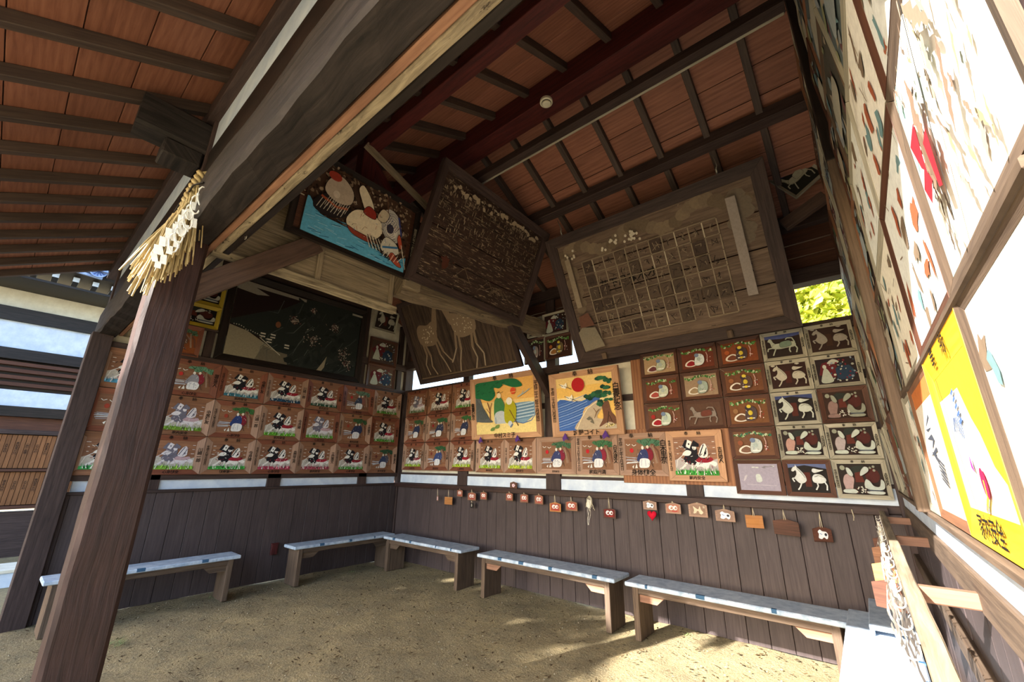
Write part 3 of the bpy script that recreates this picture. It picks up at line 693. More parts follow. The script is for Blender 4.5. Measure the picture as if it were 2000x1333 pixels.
for r_, row in enumerate(plan):
    z0, z1 = ZB[r_]
    for c_, (kind, q) in enumerate(row):
        y0, y1 = YA[c_] + .003, YA[c_ + 1] - .003; w, h = y1 - y0, z1 - z0
        fs, ft = .085, .065
        pale = (r_ == 2) or (r_ == 1 and c_ in (1, 2, 3)) or (r_ + c_) % 3 == 0
        aw, ah = w - 2 * fs + .004, h - 2 * ft + .004
        if kind == 'c':
            me = picture(('c', q, round(aw, 3)), lambda: a_couple(aw, ah, *cn[q], seed=q)); d = 'old couple under a pine'
        else:
            me = art_rider(q, kind, aw, ah, (c_ * 3 + r_) % 5); d = 'archer, ' + gn[q]
        tx = [('奉\u3000\u3000納', 0, h / 2 - .032, .05, False)]
        bt = '心身健全' if (c_ + r_) % 2 else '家内安全'
        if (c_, r_) == (2, 2): bt = '健康第一'
        tx.append((bt, 0, -h / 2 + .03, .042, False))
        tx.append((names_side[(c_ + r_) % 7], w / 2 - .04, .0, .055, True)); tx.append(('平成十九年十月吉日', -w / 2 + .035, 0, .034, True))
        tablet(MA((y0 + y1) / 2, (z0 + z1) / 2), w, h, me, f'tablet, {d}, {rowname[r_]}, {ORD[c_]} from left end of left wall', 'votive tablets covering the left wall',
               fs, ft, ms='emas' if pale else 'emar', mt='emar' if (r_ + c_) % 2 else 'ema', texts=tx)
yd = tag(ob('yellow_disc', mkmesh('yellow_disc', *(lambda n: ([(.008 * q, .028 * math.cos(6.283 * k / n), .028 * math.sin(6.283 * k / n)) for q in (0, 1) for k in range(n)],
     [[k for k in range(n)], [n + k for k in range(n)], ] + [[k, (k + 1) % n, n + (k + 1) % n, n + k] for k in range(n)]))(16), paint('d2a81e')), None, (.072, -4.42, 2.57)), 'small round yellow disc on the frame of the leftmost top tablet', 'badge')

# ---- upper part of the left wall
def rect_tab(M, w, h, mk, label, group, **k):
    fs = k.pop('fs', .05); ft = k.pop('ft', .05)
    return tablet(M, w, h, mk(w - 2 * fs + .004, h - 2 * ft + .004), label, group, fs, ft, **k)
UG = 'tablets above the left wall rows'
rect_tab(MA(-3.67, 3.94), .6, .335, lambda w, h: a_peach(w, h, 'b0aaa0', '14100f', 'b9bdb4', 2).build(), 'upper yellow framed black tablet with white figures, left of the mountain painting', UG, ms='yellow', mt='yellow')
rect_tab(MA(-3.67, 3.605), .6, .325, lambda w, h: a_peach(w, h, '9c4434', '14100f', 'b9bdb4', 5).build(), 'lower yellow framed black tablet with a red figure, left of the mountain painting', UG, ms='yellow', mt='yellow', )
rect_tab(MA(-3.82, 3.215, .03), .6, .43, lambda w, h: a_couple(w, h, '4a4a50', '6a4a3a', None, '54705a', bg='8a4f2e', seed=9).build(), 'brown tablet half hidden by the front post beneath the yellow frames', UG, ms='emar', mt='emar')
rect_tab(MA(-.63, 3.705, .03), .61, .52, lambda w, h: a_court(w, h, 8, '4a3a30').build(), 'brown faded group tablet above a similar one, right of the mountain painting', UG, ms='emad', mt='emad')
rect_tab(MA(-.63, 3.215, .03), .61, .45, lambda w, h: a_court(w, h, 18, '5a4438').build(), 'brown group tablet with whitish figures, near the corner above the rows', UG, ms='emad', mt='emad')
rect_tab(frame_mat((.2, -.745, 4.3), (0, 1, 0), (.2, 0, 1)), .5, .42, lambda w, h: a_halves(w, h, 'a9a698', '2a201c', '2a201c').build(), 'small white framed tablet of two horses leaning out near the corner', UG, ms='bleach', mt='bleach', fs=.035, ft=.035)
rect_tab(MA(-1.81, 4.72, .03), .42, .3, lambda w, h: a_peach(w, h, '6f5a50', '2a201c', '8d8a80', 7).build(), 'dim brown tablet above the mountain painting, left one', UG, ms='emad', mt='emad')
rect_tab(MA(-1.37, 4.70, .03), .38, .3, lambda w, h: a_rat(w, h, '5a3028', '8d8a80', '3a3a28', 7, '2a201c').build(), 'dim brown tablet above the mountain painting, right one', UG, ms='emad', mt='emad')

# mountain battle painting
w, h = 2.05, 1.2; A = Art(w, h, '211414'); r = random.Random(4)
A.poly([(0, .45), (.18, .62), (.33, .74), (.36, .78), (.5, .98), (.62, 1), (1, 1), (1, 0), (.3, 0), (.35, .12), (.2, .3), (0, .4)], '252b29')
A.poly([(0, 0), (0, .38), (.12, .34), (.28, .2), (.36, .12), (.36, .0)], '8f8774'); A.poly([(.2, 0), (.24, .2), (.3, .16), (.42, .14), (.43, 0)], '6d675a')
A.poly([(0, .99), (0, .86), (.14, .84), (.22, .87), (.12, .93), (.5, .93), (.5, .97)], '8f8a80')
for k in range(34):
    x, y = r.uniform(.3, .98), r.uniform(.1, .95); A.line([(x, y), (x - r.uniform(.02, .09), y - r.uniform(.08, .2)), (x - r.uniform(.05, .14), y - r.uniform(.2, .3))], .004, r.choice(['4c5350', '3a403e', '5e6462']), True)
for k in range(60): A.blob(r.uniform(.4, 1), r.uniform(.02, .95), r.uniform(.02, .06), r.uniform(.02, .05), r.choice(['1e2322', '2d3331', '262b2a']), rot=r.random() * 3, n=7, j=.4, rnd=r)
A.poly([(.66, .0), (.7, .12), (.73, .22), (.72, .06), (.7, 0)], '8f8774')
for cx, cy, s_ in ((.6, .42, 1.3), (.43, .62, .8), (.76, .66, .8), (.86, .3, 1.1), (.9, .16, 1.0), (.56, .82, .4)):
    for k in range(60):
        x, y = cx + r.gauss(0, .022) * s_, cy + r.gauss(0, .036) * s_; A.line([(x, y), (x + r.uniform(-.014, .014), y + r.uniform(-.022, .022))], .005, r.choice(['a89c92', '7f6a64', 'b8b0a4', '6a3f3c', '33302e']))
A.blob(.31, .5, .02, .045, '7a5038', n=7)
for x, y in ((.25, .27), (.27, .34), (.38, .24), (.2, .33)): A.rect(x, y, x + .035, y + .018, 'c9c6bc'); A.rect(x, y - .035, x + .035, y - .02, 'c9c6bc')
A.line([(.2, .28), (.36, .1)], .006, 'b8b4a8'); A.rect(.9, .93, 1, .96, '9c988c')
for k in range(16): A.blob(.02 + k * .016, .38 - k * .008 + r.uniform(0, .02), .004, .008, 'b8b4a8', n=5)
tablet(MA(-2.22, 3.72, .05), 2.26, 1.38, A.build(step=.0001), 'large dark painting of a mountain battle with tiny riders, on the left wall', None, .095, .09, .06, ms='black', mt='black', name='battle_painting')

# ================================================================ TABLETS, BACK WALL
GB = 'archer and couple tablets on the back wall'
XB = [.16, .80, 1.465, 2.065]
bplan = [[('rp', '5a6a4a'), ('r', '6a5a4a'), ('r', '4f7f35')], [('c', 5), ('c', 7), ('c', 8)], [('r', '8fae2e'), ('c', 9), ('r', '9ab42a')]]
cn[7] = ('2c3350', '3a3a50', '8e1f24', '2f5a34'); cn[8] = ('2f3450', '2f3450', None, '3a6a3a'); cn[9] = ('3a4878', '3a4878', '7a3a34', '33603f')
cn[10] = ('39406a', '7c2438', 'b8222c', '466a50'); cn[11] = ('3c4468', '86283a', 'b8222c', '3f6a48'); cn[12] = ('343c66', '7a2030', 'b8222c', '4a7058')
descb = {'5a6a4a': 'a greyish archer', '6a5a4a': 'a white archer on bare ground', '4f7f35': 'an archer on olive grass', '8fae2e': 'an archer on yellow-green grass', '9ab42a': 'an archer over lime tufts'}
for r_, row in enumerate(bplan):
    z0, z1 = ZB[r_] if r_ else (2.5, 2.985); 
    if r_ == 1: z0, z1 = 2.01, 2.49
    if r_ == 2: z0, z1 = 1.52, 2.0
    for c_, (kind, q) in enumerate(row):
        x0, x1 = XB[c_] + .012, XB[c_ + 1] - .012; w, h = x1 - x0, z1 - z0; fs, ft = .085, .065; aw, ah = w - 2 * fs + .004, h - 2 * ft + .004
        if kind == 'c': me = picture(('c', q, round(aw, 3)), lambda: a_couple(aw, ah, *cn[q], seed=q)); d = {5: 'a dim couple without birds', 7: 'a couple beside a dark red sun', 8: 'a couple with two white birds', 9: 'a blue robed couple sweeping'}[q]
        else: me = art_rider(q, kind, aw, ah, c_ + 1); d = descb[q]
        tx = [('奉\u3000\u3000納', 0, h / 2 - .03, .045, False), ('家内安全' if c_ % 2 else '心身健全', 0, -h / 2 + .03, .038, False), ('平成二十年吉日', -w / 2 + .036, 0, .034, True), (names_side[(c_ * 2 + r_) % 7], w / 2 - .036, 0, .05, True)]
        tablet(MB((x0 + x1) / 2, (z0 + z1) / 2), w, h, me, f'tablet of {d.split(None, 1)[1]}, back wall {rowname[r_]}, {ORD[c_]} from corner', GB, fs, ft, ms='emas' if r_ else 'ema', mt='emar', texts=tx)
low = [(2.1, 2.7, 'r', '8fae2e', 'an archer over pale yellow tufts', 3), (2.7, 3.305, 'r', 'a8bc3a', 'an archer over yellow-green tufts', 4), (3.305, 3.96, 'c', 10, 'a couple and red sun without large lettering', 1), (3.96, 4.57, 'c', 11, 'a couple and red sun with bold lettering', 2), (4.57, 5.175, 'c', 12, 'a couple and red sun, boldest lettering', 2)]
for i, (x0, x1, kind, q, d, sd) in enumerate(low):
    x0 += .004; x1 -= .004; z0, z1 = 1.505, 2.0; w, h = x1 - x0, z1 - z0; fs, ft = .08, .065; aw, ah = w - 2 * fs + .004, h - 2 * ft + .004
    me = picture(('c', q, round(aw, 3)), lambda: a_couple(aw, ah, *cn[q], seed=sd, bg='84604a')) if kind == 'c' else art_rider(q, kind, aw, ah, sd)
    if i < 2: tx = [('奉\u3000納', 0, h / 2 - .03, .04, False), ('家内安全', 0, -h / 2 + .03, .036, False), ('平成二十一年吉日', -w / 2 + .036, 0, .034, True)]
    elif i == 2: tx = [('家内安全', 0, -h / 2 + .03, .03, False)]
    elif i == 3: tx = [('奉\u3000\u3000納', 0, h / 2 - .032, .06, False), ('家庭円満', 0, -h / 2 + .032, .06, False), ('平成二十六年五月十六日', -w / 2 + .035, 0, .046, True), ('白木建文', w / 2 - .037, 0, .066, True)]
    else: tx = [('奉\u3000\u3000\u3000納', 0, h / 2 - .032, .06, False), ('身体健全', 0, -h / 2 + .032, .075, False), ('平成二七年十月吉日', -w / 2 + .033, 0, .052, True), ('白木里奈', w / 2 - .037, .02, .08, True)]
    tablet(MB((x0 + x1) / 2, (z0 + z1) / 2), w, h, me, f'tablet of {d}, bottom row, back wall', GB, fs, ft, ms='emas', mt='ema' if i < 2 else 'emas', texts=tx)
x0, x1, z0, z1 = 5.18, 5.78, 1.46, 2.0; w, h = x1 - x0, z1 - z0
tablet(MB((x0 + x1) / 2, (z0 + z1) / 2, -.05), w, h, art_rider('3a8a3a', 'r', w - .146, h - .126, 2, 'b0a8a8'), 'tan framed tablet of an archer on pale ground, right end of wooden bottom row', GB, .075, .065, ms='tan', mt='tan',
       texts=[('奉\u3000\u3000納', 0, h / 2 - .032, .045, False), ('家内安全', 0, -h / 2 + .032, .042, False), ('平成二十八年四月二十九日', -w / 2 + .034, 0, .034, True), ('吉井瑛人', w / 2 - .036, 0, .05, True)])
# backing cedar boards
bb = tag(bx('cedar_board', (4.80, 4.93), (-.03, -.005), (2.03, 3.02), W['cedar'], g=2, ch=.003), 'upright knotty orange cedar board left of the rat tablets', 'board')
bb = tag(bx('cedar_board', (4.6, 5.85), (-.033, -.012), (1.42, 2.05), W['cedar'], g=2, ch=.003), 'wide cedar backing board behind the right end of the bottom row', 'board')

# two large landscape tablets
w, h = 1.2, .83; A = Art(w, h, 'ecd08a'); r = random.Random(5)
A.rect(0, .55, 1, 1, 'e2b064'); A.rect(0, .42, 1, .6, 'eaca84'); A.poly([(.5, .25), (.52, .5), (1, .52), (1, .32), (.92, .2), (.78, .17), (.6, .22)], '7ea0bd', True)
for k in range(10): y = .24 + k * .028; A.line([(.55, y + .02), (.7, y - .005), (.84, y + .012), (.98, y + .03)], .008, 'c9dbe6' if k % 2 else '4f7396')
A.poly([(0, .02), (0, .2), (.3, .18), (.55, .2), (.8, .14), (1, .3), (1, 0), (0, 0)], 'ead590'); A.line([(.6, .22), (.8, .16), (.93, .2), (1, .3)], .012, '5876a8')
A.poly([(0, .28), (0, .72), (.08, .7), (.14, .5), (.24, .3), (.3, .22), (.16, .22), (.04, .24)], '5d6468', True)
for k in range(9): A.line([(.02 + k * .02, .68 - k * .03), (.04 + k * .025, .28)], .005, '33383c')
A.poly([(0, .72), (0, .97), (.2, 1), (.42, 1), (.5, .92), (.44, .84), (.34, .86), (.36, .72), (.26, .62), (.1, .68)], '1f6b45', True)
A.poly([(.42, .98), (.6, 1), (.74, .96), (.82, .84), (.7, .82), (.56, .88)], '1f6b45', True)
for k in range(16): x, y = r.uniform(.02, .5), r.uniform(.72, .96); A.line([(x, y), (x + .05, y + .02)], .005, '123f2a')
A.line([(.26, .25), (.26, .45), (.22, .6)], .015, '7a4e3a'); A.line([(.26, .45), (.3, .58)], .01, '7a4e3a'); A.line([(.26, .38), (.2, .48)], .008, '7a4e3a')
A.blob(.67, .76, .045, .065, 'd4502e'); A.line([(.58, .73), (.78, .75)], .008, 'e8b878')
A.poly([(.34, .25), (.34, .55), (.38, .66), (.46, .66), (.52, .5), (.5, .34), (.42, .28)], '3f7a4c', True)
A.poly([(.34, .2), (.36, .38), (.5, .4), (.54, .2), (.46, .18)], 'b9c2cc', True); A.blob(.43, .7, .035, .05, 'e8d8b8'); A.line([(.36, .3), (.36, .18)], .02, '8fa0b0')
A.poly([(.52, .2), (.52, .48), (.6, .62), (.7, .5), (.7, .3), (.66, .2)], 'a8a41e', True); A.blob(.6, .58, .05, .07, 'e8e4dc'); A.blob(.6, .17, .035, .05, 'c5cdd8'); A.line([(.6, .1), (.64, .16)], .02, '6a7a9c')
A.line([(.6, .42), (.73, .12)], .012, '6a4a2c'); A.line([(.74, .64), (.86, .7), (.94, .76)], .012, '9ab0b8'); A.line([(.8, .66), (.84, .74)], .01, '9ab0b8')
for x, y in ((.3, .08), (.38, .12)): A.poly([(x - .04, y - .02), (x - .02, y + .03), (x + .04, y + .04), (x + .02, y - .02)], '6f8a4c', True)
fsb, ftb = .11, .085
Mt = frame_mat((2.74, -.11, 2.5), (1, 0, .0), (0, -.10, 1))
tablet(Mt, 1.4, .985, A.build(), 'large tan framed landscape of an aged couple by a blue bay under green pine', 'two large landscape tablets', fsb + .0, ftb, .05, ms='tan', mt='tan',
       texts=[('奉\u3000\u3000\u3000納', .02, .985 / 2 - .045, .085, False), ('中村スミ子', 0, -.985 / 2 + .045, .085, False), ('平成二十二年十月吉日', .7 - .052, .02, .072, True), ('傘壽記念', -.7 + .05, -.05, .08, True)], name='landscape_tablet')
w, h = .86, .72; A = Art(w, h, 'e8bd68'); A.rect(0, .82, 1, 1, 'e5c684'); A.rect(0, .5, 1, .62, 'efd9a0')
A.poly([(0, 0), (0, .56), (.3, .54), (.5, .54), (.75, .62), (.74, .5), (.5, .4), (.42, .2), (.32, .0)], '3f66b0', True)
for k in range(11): y = .08 + k * .045; A.line([(0, y - .05), (.2, y), (.38 - k * .0, y + .06), (.55, y + .12)], .008, 'a9c4e8' if k % 2 else '6f94d0')
A.poly([(.32, 0), (.42, .22), (.56, .42), (.74, .52), (.8, .4), (.7, .2), (1, .16), (1, 0)], 'b9a892', True); A.line([(.32, 0), (.42, .2), (.54, .38), (.72, .5)], .012, 'e8dcb8')
A.poly([(.72, .04), (.8, .2), (.8, .42), (.9, .5), (.94, .3), (1, .2), (1, .08), (.88, .12)], '6d4a3a', True); A.line([(.86, .1), (.9, .3)], .012, '33241e'); A.line([(.94, .12), (.9, .24)], .01, '33241e')
for k in range(46):
    x, y = r.choice([(.82, .92), (.92, .86), (.74, .66), (.6, .58), (.8, .6), (.86, .74), (.92, .64), (.8, .46), (.68, .62), (.9, .52)])
    A.blob(x + r.uniform(-.06, .06), y + r.uniform(-.03, .03), r.uniform(.03, .06), r.uniform(.02, .045), r.choice(['1f4a38', '27583f', '163a2e', '2f6648']), n=8, j=.2, rnd=r)
A.blob(.42, .84, .115, .135, 'b01f26', n=22)
for cx, cy in ((.17, .84), (.26, .6)): A.poly([(cx - .08, cy + .05), (cx, cy + .03), (cx + .04, cy + .07), (cx + .05, cy), (cx + .02, cy - .05), (cx - .05, cy - .02)], 'f2eee2'); A.line([(cx, cy), (cx + .13, cy - .07)], .008, '33302e'); A.line([(cx - .1, cy + .05), (cx - .02, cy)], .008, '33302e')
A.line([(.66, .2), (.7, .3), (.66, .38)], .01, '7a5a38'); A.line([(.7, .3), (.76, .36)], .01, '7a5a38'); A.poly([(.52, .2), (.58, .24), (.62, .18), (.55, .17)], '6a6458'); A.poly([(.58, .14), (.62, .18), (.64, .1)], '6a6458')
for k in range(14): A.blob(.84 + r.random() * .14, .03 + r.random() * .06, .012, .012, 'efe2a0' if k % 2 else '7a6a30', n=5)
tablet(frame_mat((4.16, -.11, 2.43), (1, 0, 0), (0, -.10, 1)), 1.06, .87, A.build(), 'large tan framed seascape with red sun, two cranes and a pine', 'two large landscape tablets', .1, .075, .05, ms='tan', mt='tan',
       texts=[('奉\u3000\u3000納', .02, .87 / 2 - .04, .08, False), ('城野コイト', 0, -.87 / 2 + .04, .08, False), ('白壽記念', .53 - .05, .03, .105, True), ('平成二十六年八月吉日', -.53 + .048, 0, .058, True)], name='landscape_tablet')
for (x, z, ll) in ((2.27, 2.0, 'leftmost of four, below the aged couple landscape'), (3.02, 2.0, 'below the right part of the aged couple landscape'), (3.85, 1.99, 'below the left part of the seascape tablet'), (4.45, 2.0, 'rightmost of four, below the seascape tablet')):
    V = [(0, 0, 0), (-.035, -.012, -.06), (-.06, 0, -.02), (0, -.02, .05), (.05, -.01, -.05), (.02, -.015, -.03), (.0, .01, 0), (-.035, .0, -.06), (.05, .0, -.05)]
    F = [[0, 1, 2], [0, 2, 3], [0, 3, 4], [0, 4, 5], [0, 5, 1], [6, 2, 7], [6, 3, 2], [6, 8, 3]]
    tag(ob('cloth_knot', mkmesh('cloth_knot', V, F, paint('5b3a86')), None, (x, -.13, z)), 'small purple cloth knot, ' + ll, 'cloth', 'purple cloth knots')

# rat and bleached tablets right part of the back wall
RG = 'small tablets at the right end of the back wall'
cols = [4.94, 5.405, 5.845, 6.285, 6.675, 7.062]; rows = [2.985, 2.67, 2.345, 2.01, 1.685, 1.345]
def cell(c_, r_): return cols[c_] + .004, cols[c_ + 1] - .004, rows[r_ + 1] + .004, rows[r_] - .004
K = {(0, 0): (lambda w, h: a_rat(w, h, '6a3a40', 'b4bca4', bg='a58a6c', seed=1), 'emad', 'rat and sack on a pale ground, leftmost, top row'),
     (1, 0): (lambda w, h: a_rat(w, h, '8e1f28', 'd3dbdd', bg='6a3526', seed=2), 'emad', 'red rat and white sack on brown, second column, top row'),
     (2, 0): (lambda w, h: a_rat(w, h, '70402e', '44353a', bg='7c4226', seed=3, sun='a5562e', gold=True), 'emad', 'rat with yellow bundles, orange sun, third column, top row'),
     (0, 1): (lambda w, h: a_rat(w, h, 'a54a44', 'c3cbb8', bg='6c3e2c', seed=4), 'emad', 'pink rat and sack, leftmost column, second row'),
     (1, 1): (lambda w, h: a_rat(w, h, '9a8468', '9aaaa0', bg='98806a', seed=5), 'emad', 'faded rat on greyish ground, second column, second row'),
     (2, 1): (lambda w, h: a_rat(w, h, '5a3a2c', '54403a', bg='6e4630', seed=6, sun='94603e', gold=True), 'emad', 'dim rat tablet with orange sun, third column, second row'),
     (0, 2): (lambda w, h: a_rat(w, h, '9c1f2a', 'bcc8b8', bg='6a4634', seed=7, sun='9c2a28'), 'emad', 'crimson rat and red sun, leftmost column, third row'),
     (1, 2): (lambda w, h: a_horse(w, h, '8d8078', '5a4034', '5a4034', '6a3a30'), 'emad', 'ghostly brown horse tablet, second column, third row'),
     (2, 2): (lambda w, h: a_rat(w, h, '6a4a34', '4c4044', bg='744c30', seed=8, sun='8f6a48', gold=True), 'emad', 'faded rat and yellow dots, third column, third row'),
     (2, 3): (lambda w, h: a_rat(w, h, '7a5a4a', 'bcc4c0', bg='6e4c38', seed=9, sun='8a5038', green='3a6a54'), 'emad', 'rat beside a tall white sack, third column, fourth row'),
     (2, 4): (lambda w, h: a_faded(w, h), 'emad', 'almost blank lilac tablet, third column, lowest row'),
     (3, 0): (lambda w, h: a_horse(w, h), 'bleach', 'prancing horse with green saddlecloth, fourth column, top row'),
     (3, 1): (lambda w, h: a_halves(w, h, 'b9b3a6', '341f1c', '341f1c', '4a221c', True), 'bleach', 'two pale half horses with fan crests, fourth column, second row'),
     (3, 2): (lambda w, h: a_halves(w, h, 'c0c4bc', '241e1e'), 'bleach', 'two white half horses under blue sky, fourth column, third row'),
     (3, 3): (lambda w, h: a_peach(w, h, 'b08a80', '2e2424', 'b4beb4', 1), 'bleach', 'kneeling pink figure and boat shape, fourth column, fourth row'),
     (3, 4): (lambda w, h: a_halves(w, h, 'ccd0d0', '24201f', '5c668c'), 'emad', 'dark red framed half horses, fourth column, lowest row'),
     (4, 0): (lambda w, h: a_halves(w, h, '98918a', '33221f', '33221f', '3f2a20', True), 'bleach', 'grey half horses with crests, rightmost column, top row'),
     (4, 1): (lambda w, h: a_court(w, h), 'bleach', 'crowded court scene with white robed lady, rightmost column, second row'),
     (4, 2): (lambda w, h: a_peach(w, h, '8a6f6a', '38261f', '8f9284', 2, True), 'emad', 'dim kneeling figure and boat, rightmost column, third row'),
     (4, 3): (lambda w, h: a_peach(w, h, 'a89c9e', '2c2220', 'b8c0b8', 3), 'bleach', 'kneeling grey figure and pale boat, rightmost column, fourth row'),
     (4, 4): (lambda w, h: a_peach(w, h, 'a88f8f', '2c2422', 'b4bcb8', 4), 'bleach', 'kneeling lilac figure and pale boat, rightmost column, lowest row')}
for (c_, r_), (fn, fm, d) in K.items():
    x0, x1, z0, z1 = cell(c_, r_); fs, ft = (.035, .035) if fm == 'bleach' else (.04, .038); w, h = x1 - x0, z1 - z0
    tx = []
    if fm == 'bleach': tx = [('奉\u3000\u3000納', 0, h / 2 - .018, .026, False), ('平成七年正月吉日', -w / 2 + .018, 0, .024, True), ('大阪市住人', w / 2 - .018, 0, .026, True)]
    tablet(MB((x0 + x1) / 2, (z0 + z1) / 2, -.03 - .002 * c_), w, h, fn(w - 2 * fs + .004, h - 2 * ft + .004).build(), d + ', right end of back wall', RG, fs, ft, .028, ms=fm, mt=fm, texts=tx)
for (x0, x1, z0, z1) in ((5.42, 5.84, 2.0, 2.995), (4.93, 5.42, 2.0, 2.985)): pass

# small cluster high on the middle of the back wall, leaning out
CG = 'small tablets high behind the knee brace'
rect_tab(MB(3.40, 3.63, -.19), .27, .3, lambda w, h: a_peach(w, h, '9c6a64', '2a1c1a', 'b4b4aa', 6).build(), 'narrow white framed tablet with a pale figure, upper left of the brace cluster', CG, ms='bleach', mt='bleach', fs=.03, ft=.03)
rect_tab(MB(3.77, 3.62, -.19), .44, .34, lambda w, h: a_court(w, h, 12, '33201e').build(), 'white framed tablet of three clothed figures, upper right of the brace cluster', CG, ms='bleach', mt='bleach', fs=.03, ft=.03)
rect_tab(MB(3.82, 3.26, -.19), .44, .34, lambda w, h: a_rat(w, h, '9a6a3a', '6a5a3a', '4f7a35', 14, '3a2018', 'a8622e', True).build(), 'dark framed tablet of a snake and green leaves, lower right of the brace cluster', CG, ms='emad', mt='emad', fs=.03, ft=.03)
rect_tab(MB(3.40, 3.26, -.19), .38, .38, lambda w, h: a_rat(w, h, '8a3a44', '9a8a84', '33302a', 15, '33201e').build(), 'grey framed tablet with pink shape, lower left of the brace cluster', CG, ms='bleach', mt='emad', fs=.03, ft=.03)
P = [Vector((6.76, -.42, 4.56)), Vector((7.035, -.42, 4.74)), Vector((6.775, -.42, 4.19))]
rr = (P[1] - P[0]).normalized(); uu = (P[0] - P[2]).normalized(); uu = (uu - rr * uu.dot(rr)).normalized()
cc = (P[1] + P[2]) / 2
rect_tab(frame_mat(cc, rr, uu), .335, .36, lambda w, h: a_horse(w, h, 'a8a695', '23221f', '3c466e', 'a8a695').build(), 'small white framed tablet of a galloping pale horse at the upper right', CG, ms='bleach', mt='bleach', fs=.025, ft=.03)

# ================================================================ LARGE LEANING BOARDS
def big_board(M, w, h, planks, pm, fm, fw, dep, label, name, horiz=True, gap=.011):
    t = root(name, mat=M); tag(t, label, 'votive board', 'large boards leaning out under the roof')
    for me in framemeshes(w, h, fw, fw, dep, W[fm], W[fm], .75): ob('frame_rail', me, t)
    iw, ih = w - 2 * fw + .02, h - 2 * fw + .02
    for i in range(planks):
        if horiz: s = ih / planks; bx('plank', (-iw / 2, iw / 2), (-ih / 2 + s * i + gap / 2, -ih / 2 + s * (i + 1) - gap / 2), (.0, .018), W[pm], t, g=0, ch=.003)
        else: s = iw / planks; bx('plank', (-iw / 2 + s * i + gap / 2, -iw / 2 + s * (i + 1) - gap / 2), (-ih / 2, ih / 2), (.0, .018), W[pm], t, g=1, ch=.003)
    return t, iw, ih
def overlay(A, name, t, z=.0195):
    """picture without a backing board"""
    me = A.build(name, .00012)
    bm = bmesh.new(); bm.from_mesh(me); bm.faces.ensure_lookup_table()
    bmesh.ops.delete(bm, geom=list(bm.faces)[-6:], context='FACES'); bm.to_mesh(me); bm.free()
    return ob(name, me, t, (0, 0, z))
# grid board of poems
v = Vector((0, -.75, 1.5)); hgt = v.length; v.normalize()
M = frame_mat(Vector((5.44, -.25, 2.95)) + v * hgt / 2, (1, 0, 0), v)
t, iw, ih = big_board(M, 2.5, hgt, 4, 'gridboard', 'dark', .13, .05, 'huge leaning board with a faded grid of verses in a dark frame, back wall', 'verse_board')
r = random.Random(9); A = Art(iw, ih)
for k in range(26):
    x = .03 + k * .037; y = .9 + .05 * math.sin(k * .7); A.blob(x, y, .035, .05, r.choice(['7d6c5a', '6f5f4e', '84725e']), n=10, j=.1, rnd=r)
for k in range(10): A.blob(.04 + r.uniform(-.02, .03), .85 - k * .05, .03, .04, '7d6c5a', n=9)
for k in range(6): A.blob(.93 + r.uniform(-.03, .03), .9 - k * .06, .04, .05, '75685a', n=9)
gx0, gx1, gy0, gy1 = .13, .83, .1, .8; nc, nr = 11, 6
for i in range(nc + 1):
    x = gx0 + (gx1 - gx0) * i / nc
    for j in range(nr):
        if r.random() < .9: A.line([(x, gy0 + (gy1 - gy0) * (j + .02) / nr), (x + r.uniform(-.001, .001), gy0 + (gy1 - gy0) * (j + .96) / nr)], .0055, '9b8b76' if r.random() < .8 else 'c4b69e')
for j in range(nr + 1):
    y = gy0 + (gy1 - gy0) * j / nr
    for i in range(nc):
        if r.random() < .92: A.line([(gx0 + (gx1 - gx0) * i / nc, y), (gx0 + (gx1 - gx0) * (i + .97) / nc, y)], .0055, '8d7d69')
for i in range(nc):
    for j in range(nr):
        if r.random() < .5: A.rect(gx0 + (gx1 - gx0) * (i + .1) / nc, gy0 + (gy1 - gy0) * (j + .1) / nr, gx0 + (gx1 - gx0) * (i + .9) / nc, gy0 + (gy1 - gy0) * (j + .9) / nr, r.choice(['54463b', '5c4c40', '4a3c34']))
        cx, cy = gx0 + (gx1 - gx0) * (i + .5) / nc, gy0 + (gy1 - gy0) * (j + .5) / nr
        for k in range(5): A.line([(cx + r.uniform(-.018, .018), cy + r.uniform(-.035, .035)), (cx + r.uniform(-.02, .02), cy + r.uniform(-.035, .035))], .003, r.choice(['2e2520', '8a7a66', '3b302a']))
for k in range(34): A.blob(r.choice([.08, .3, .36, .42, .47]) + r.uniform(-.03, .03), .86 + r.uniform(-.03, .06), .007, .012, 'cfc4b0', n=6)
A.rect(.045, .42, .075, .86, '9a8a76'); A.rect(.885, .2, .925, .9, '9c9088')
A.poly([(.02, .02), (.01, .2), (.04, .24), (.12, .22), (.15, .04)], '857b6a'); A.poly([(.03, .24), (.04, .34), (.1, .36), (.12, .24)], '6e4a3c')
for k in range(90): x, y = r.uniform(.12, .86), r.uniform(.04, .84); A.line([(x, y), (x + r.uniform(-.02, .02), y + r.uniform(-.01, .01))], .003, r.choice(['3b302a', '85745f', '6f5f4e']))
overlay(A, 'faded_picture', t)
ob('lettering', textmesh('田つやしつゝ玉ふる', .1, W['ink'], True), t, ((.905 - .5) * iw, (.55 - .5) * ih, .024))
ob('lettering', textmesh('花下月不木才', .12, W['ink'], False), t, ((.36 - .5) * iw, (.55 - .5) * ih, .024))
for x in (-.85, .62): bx('rear_bracket', (x - .03, x + .03), (-hgt / 2 + .0, -hgt / 2 + .06), (-.24, .0), W['bench'], t)
for x in (-.85, .62): bx('mounting_peg', (x - .03, x + .03), (-hgt / 2 + .01, -hgt / 2 + .09), (.05, .08), W['bench'], t)
V = []; F = []
for x in (-1.0, .85): tube_vf([(x, hgt / 2 - .02, .02), (x, hgt / 2 + .05, .03), (x + .015, hgt / 2 + .08, .03), (x, hgt / 2 + .2, .03)], [.012, .01, .007, .004], 6, V, F)
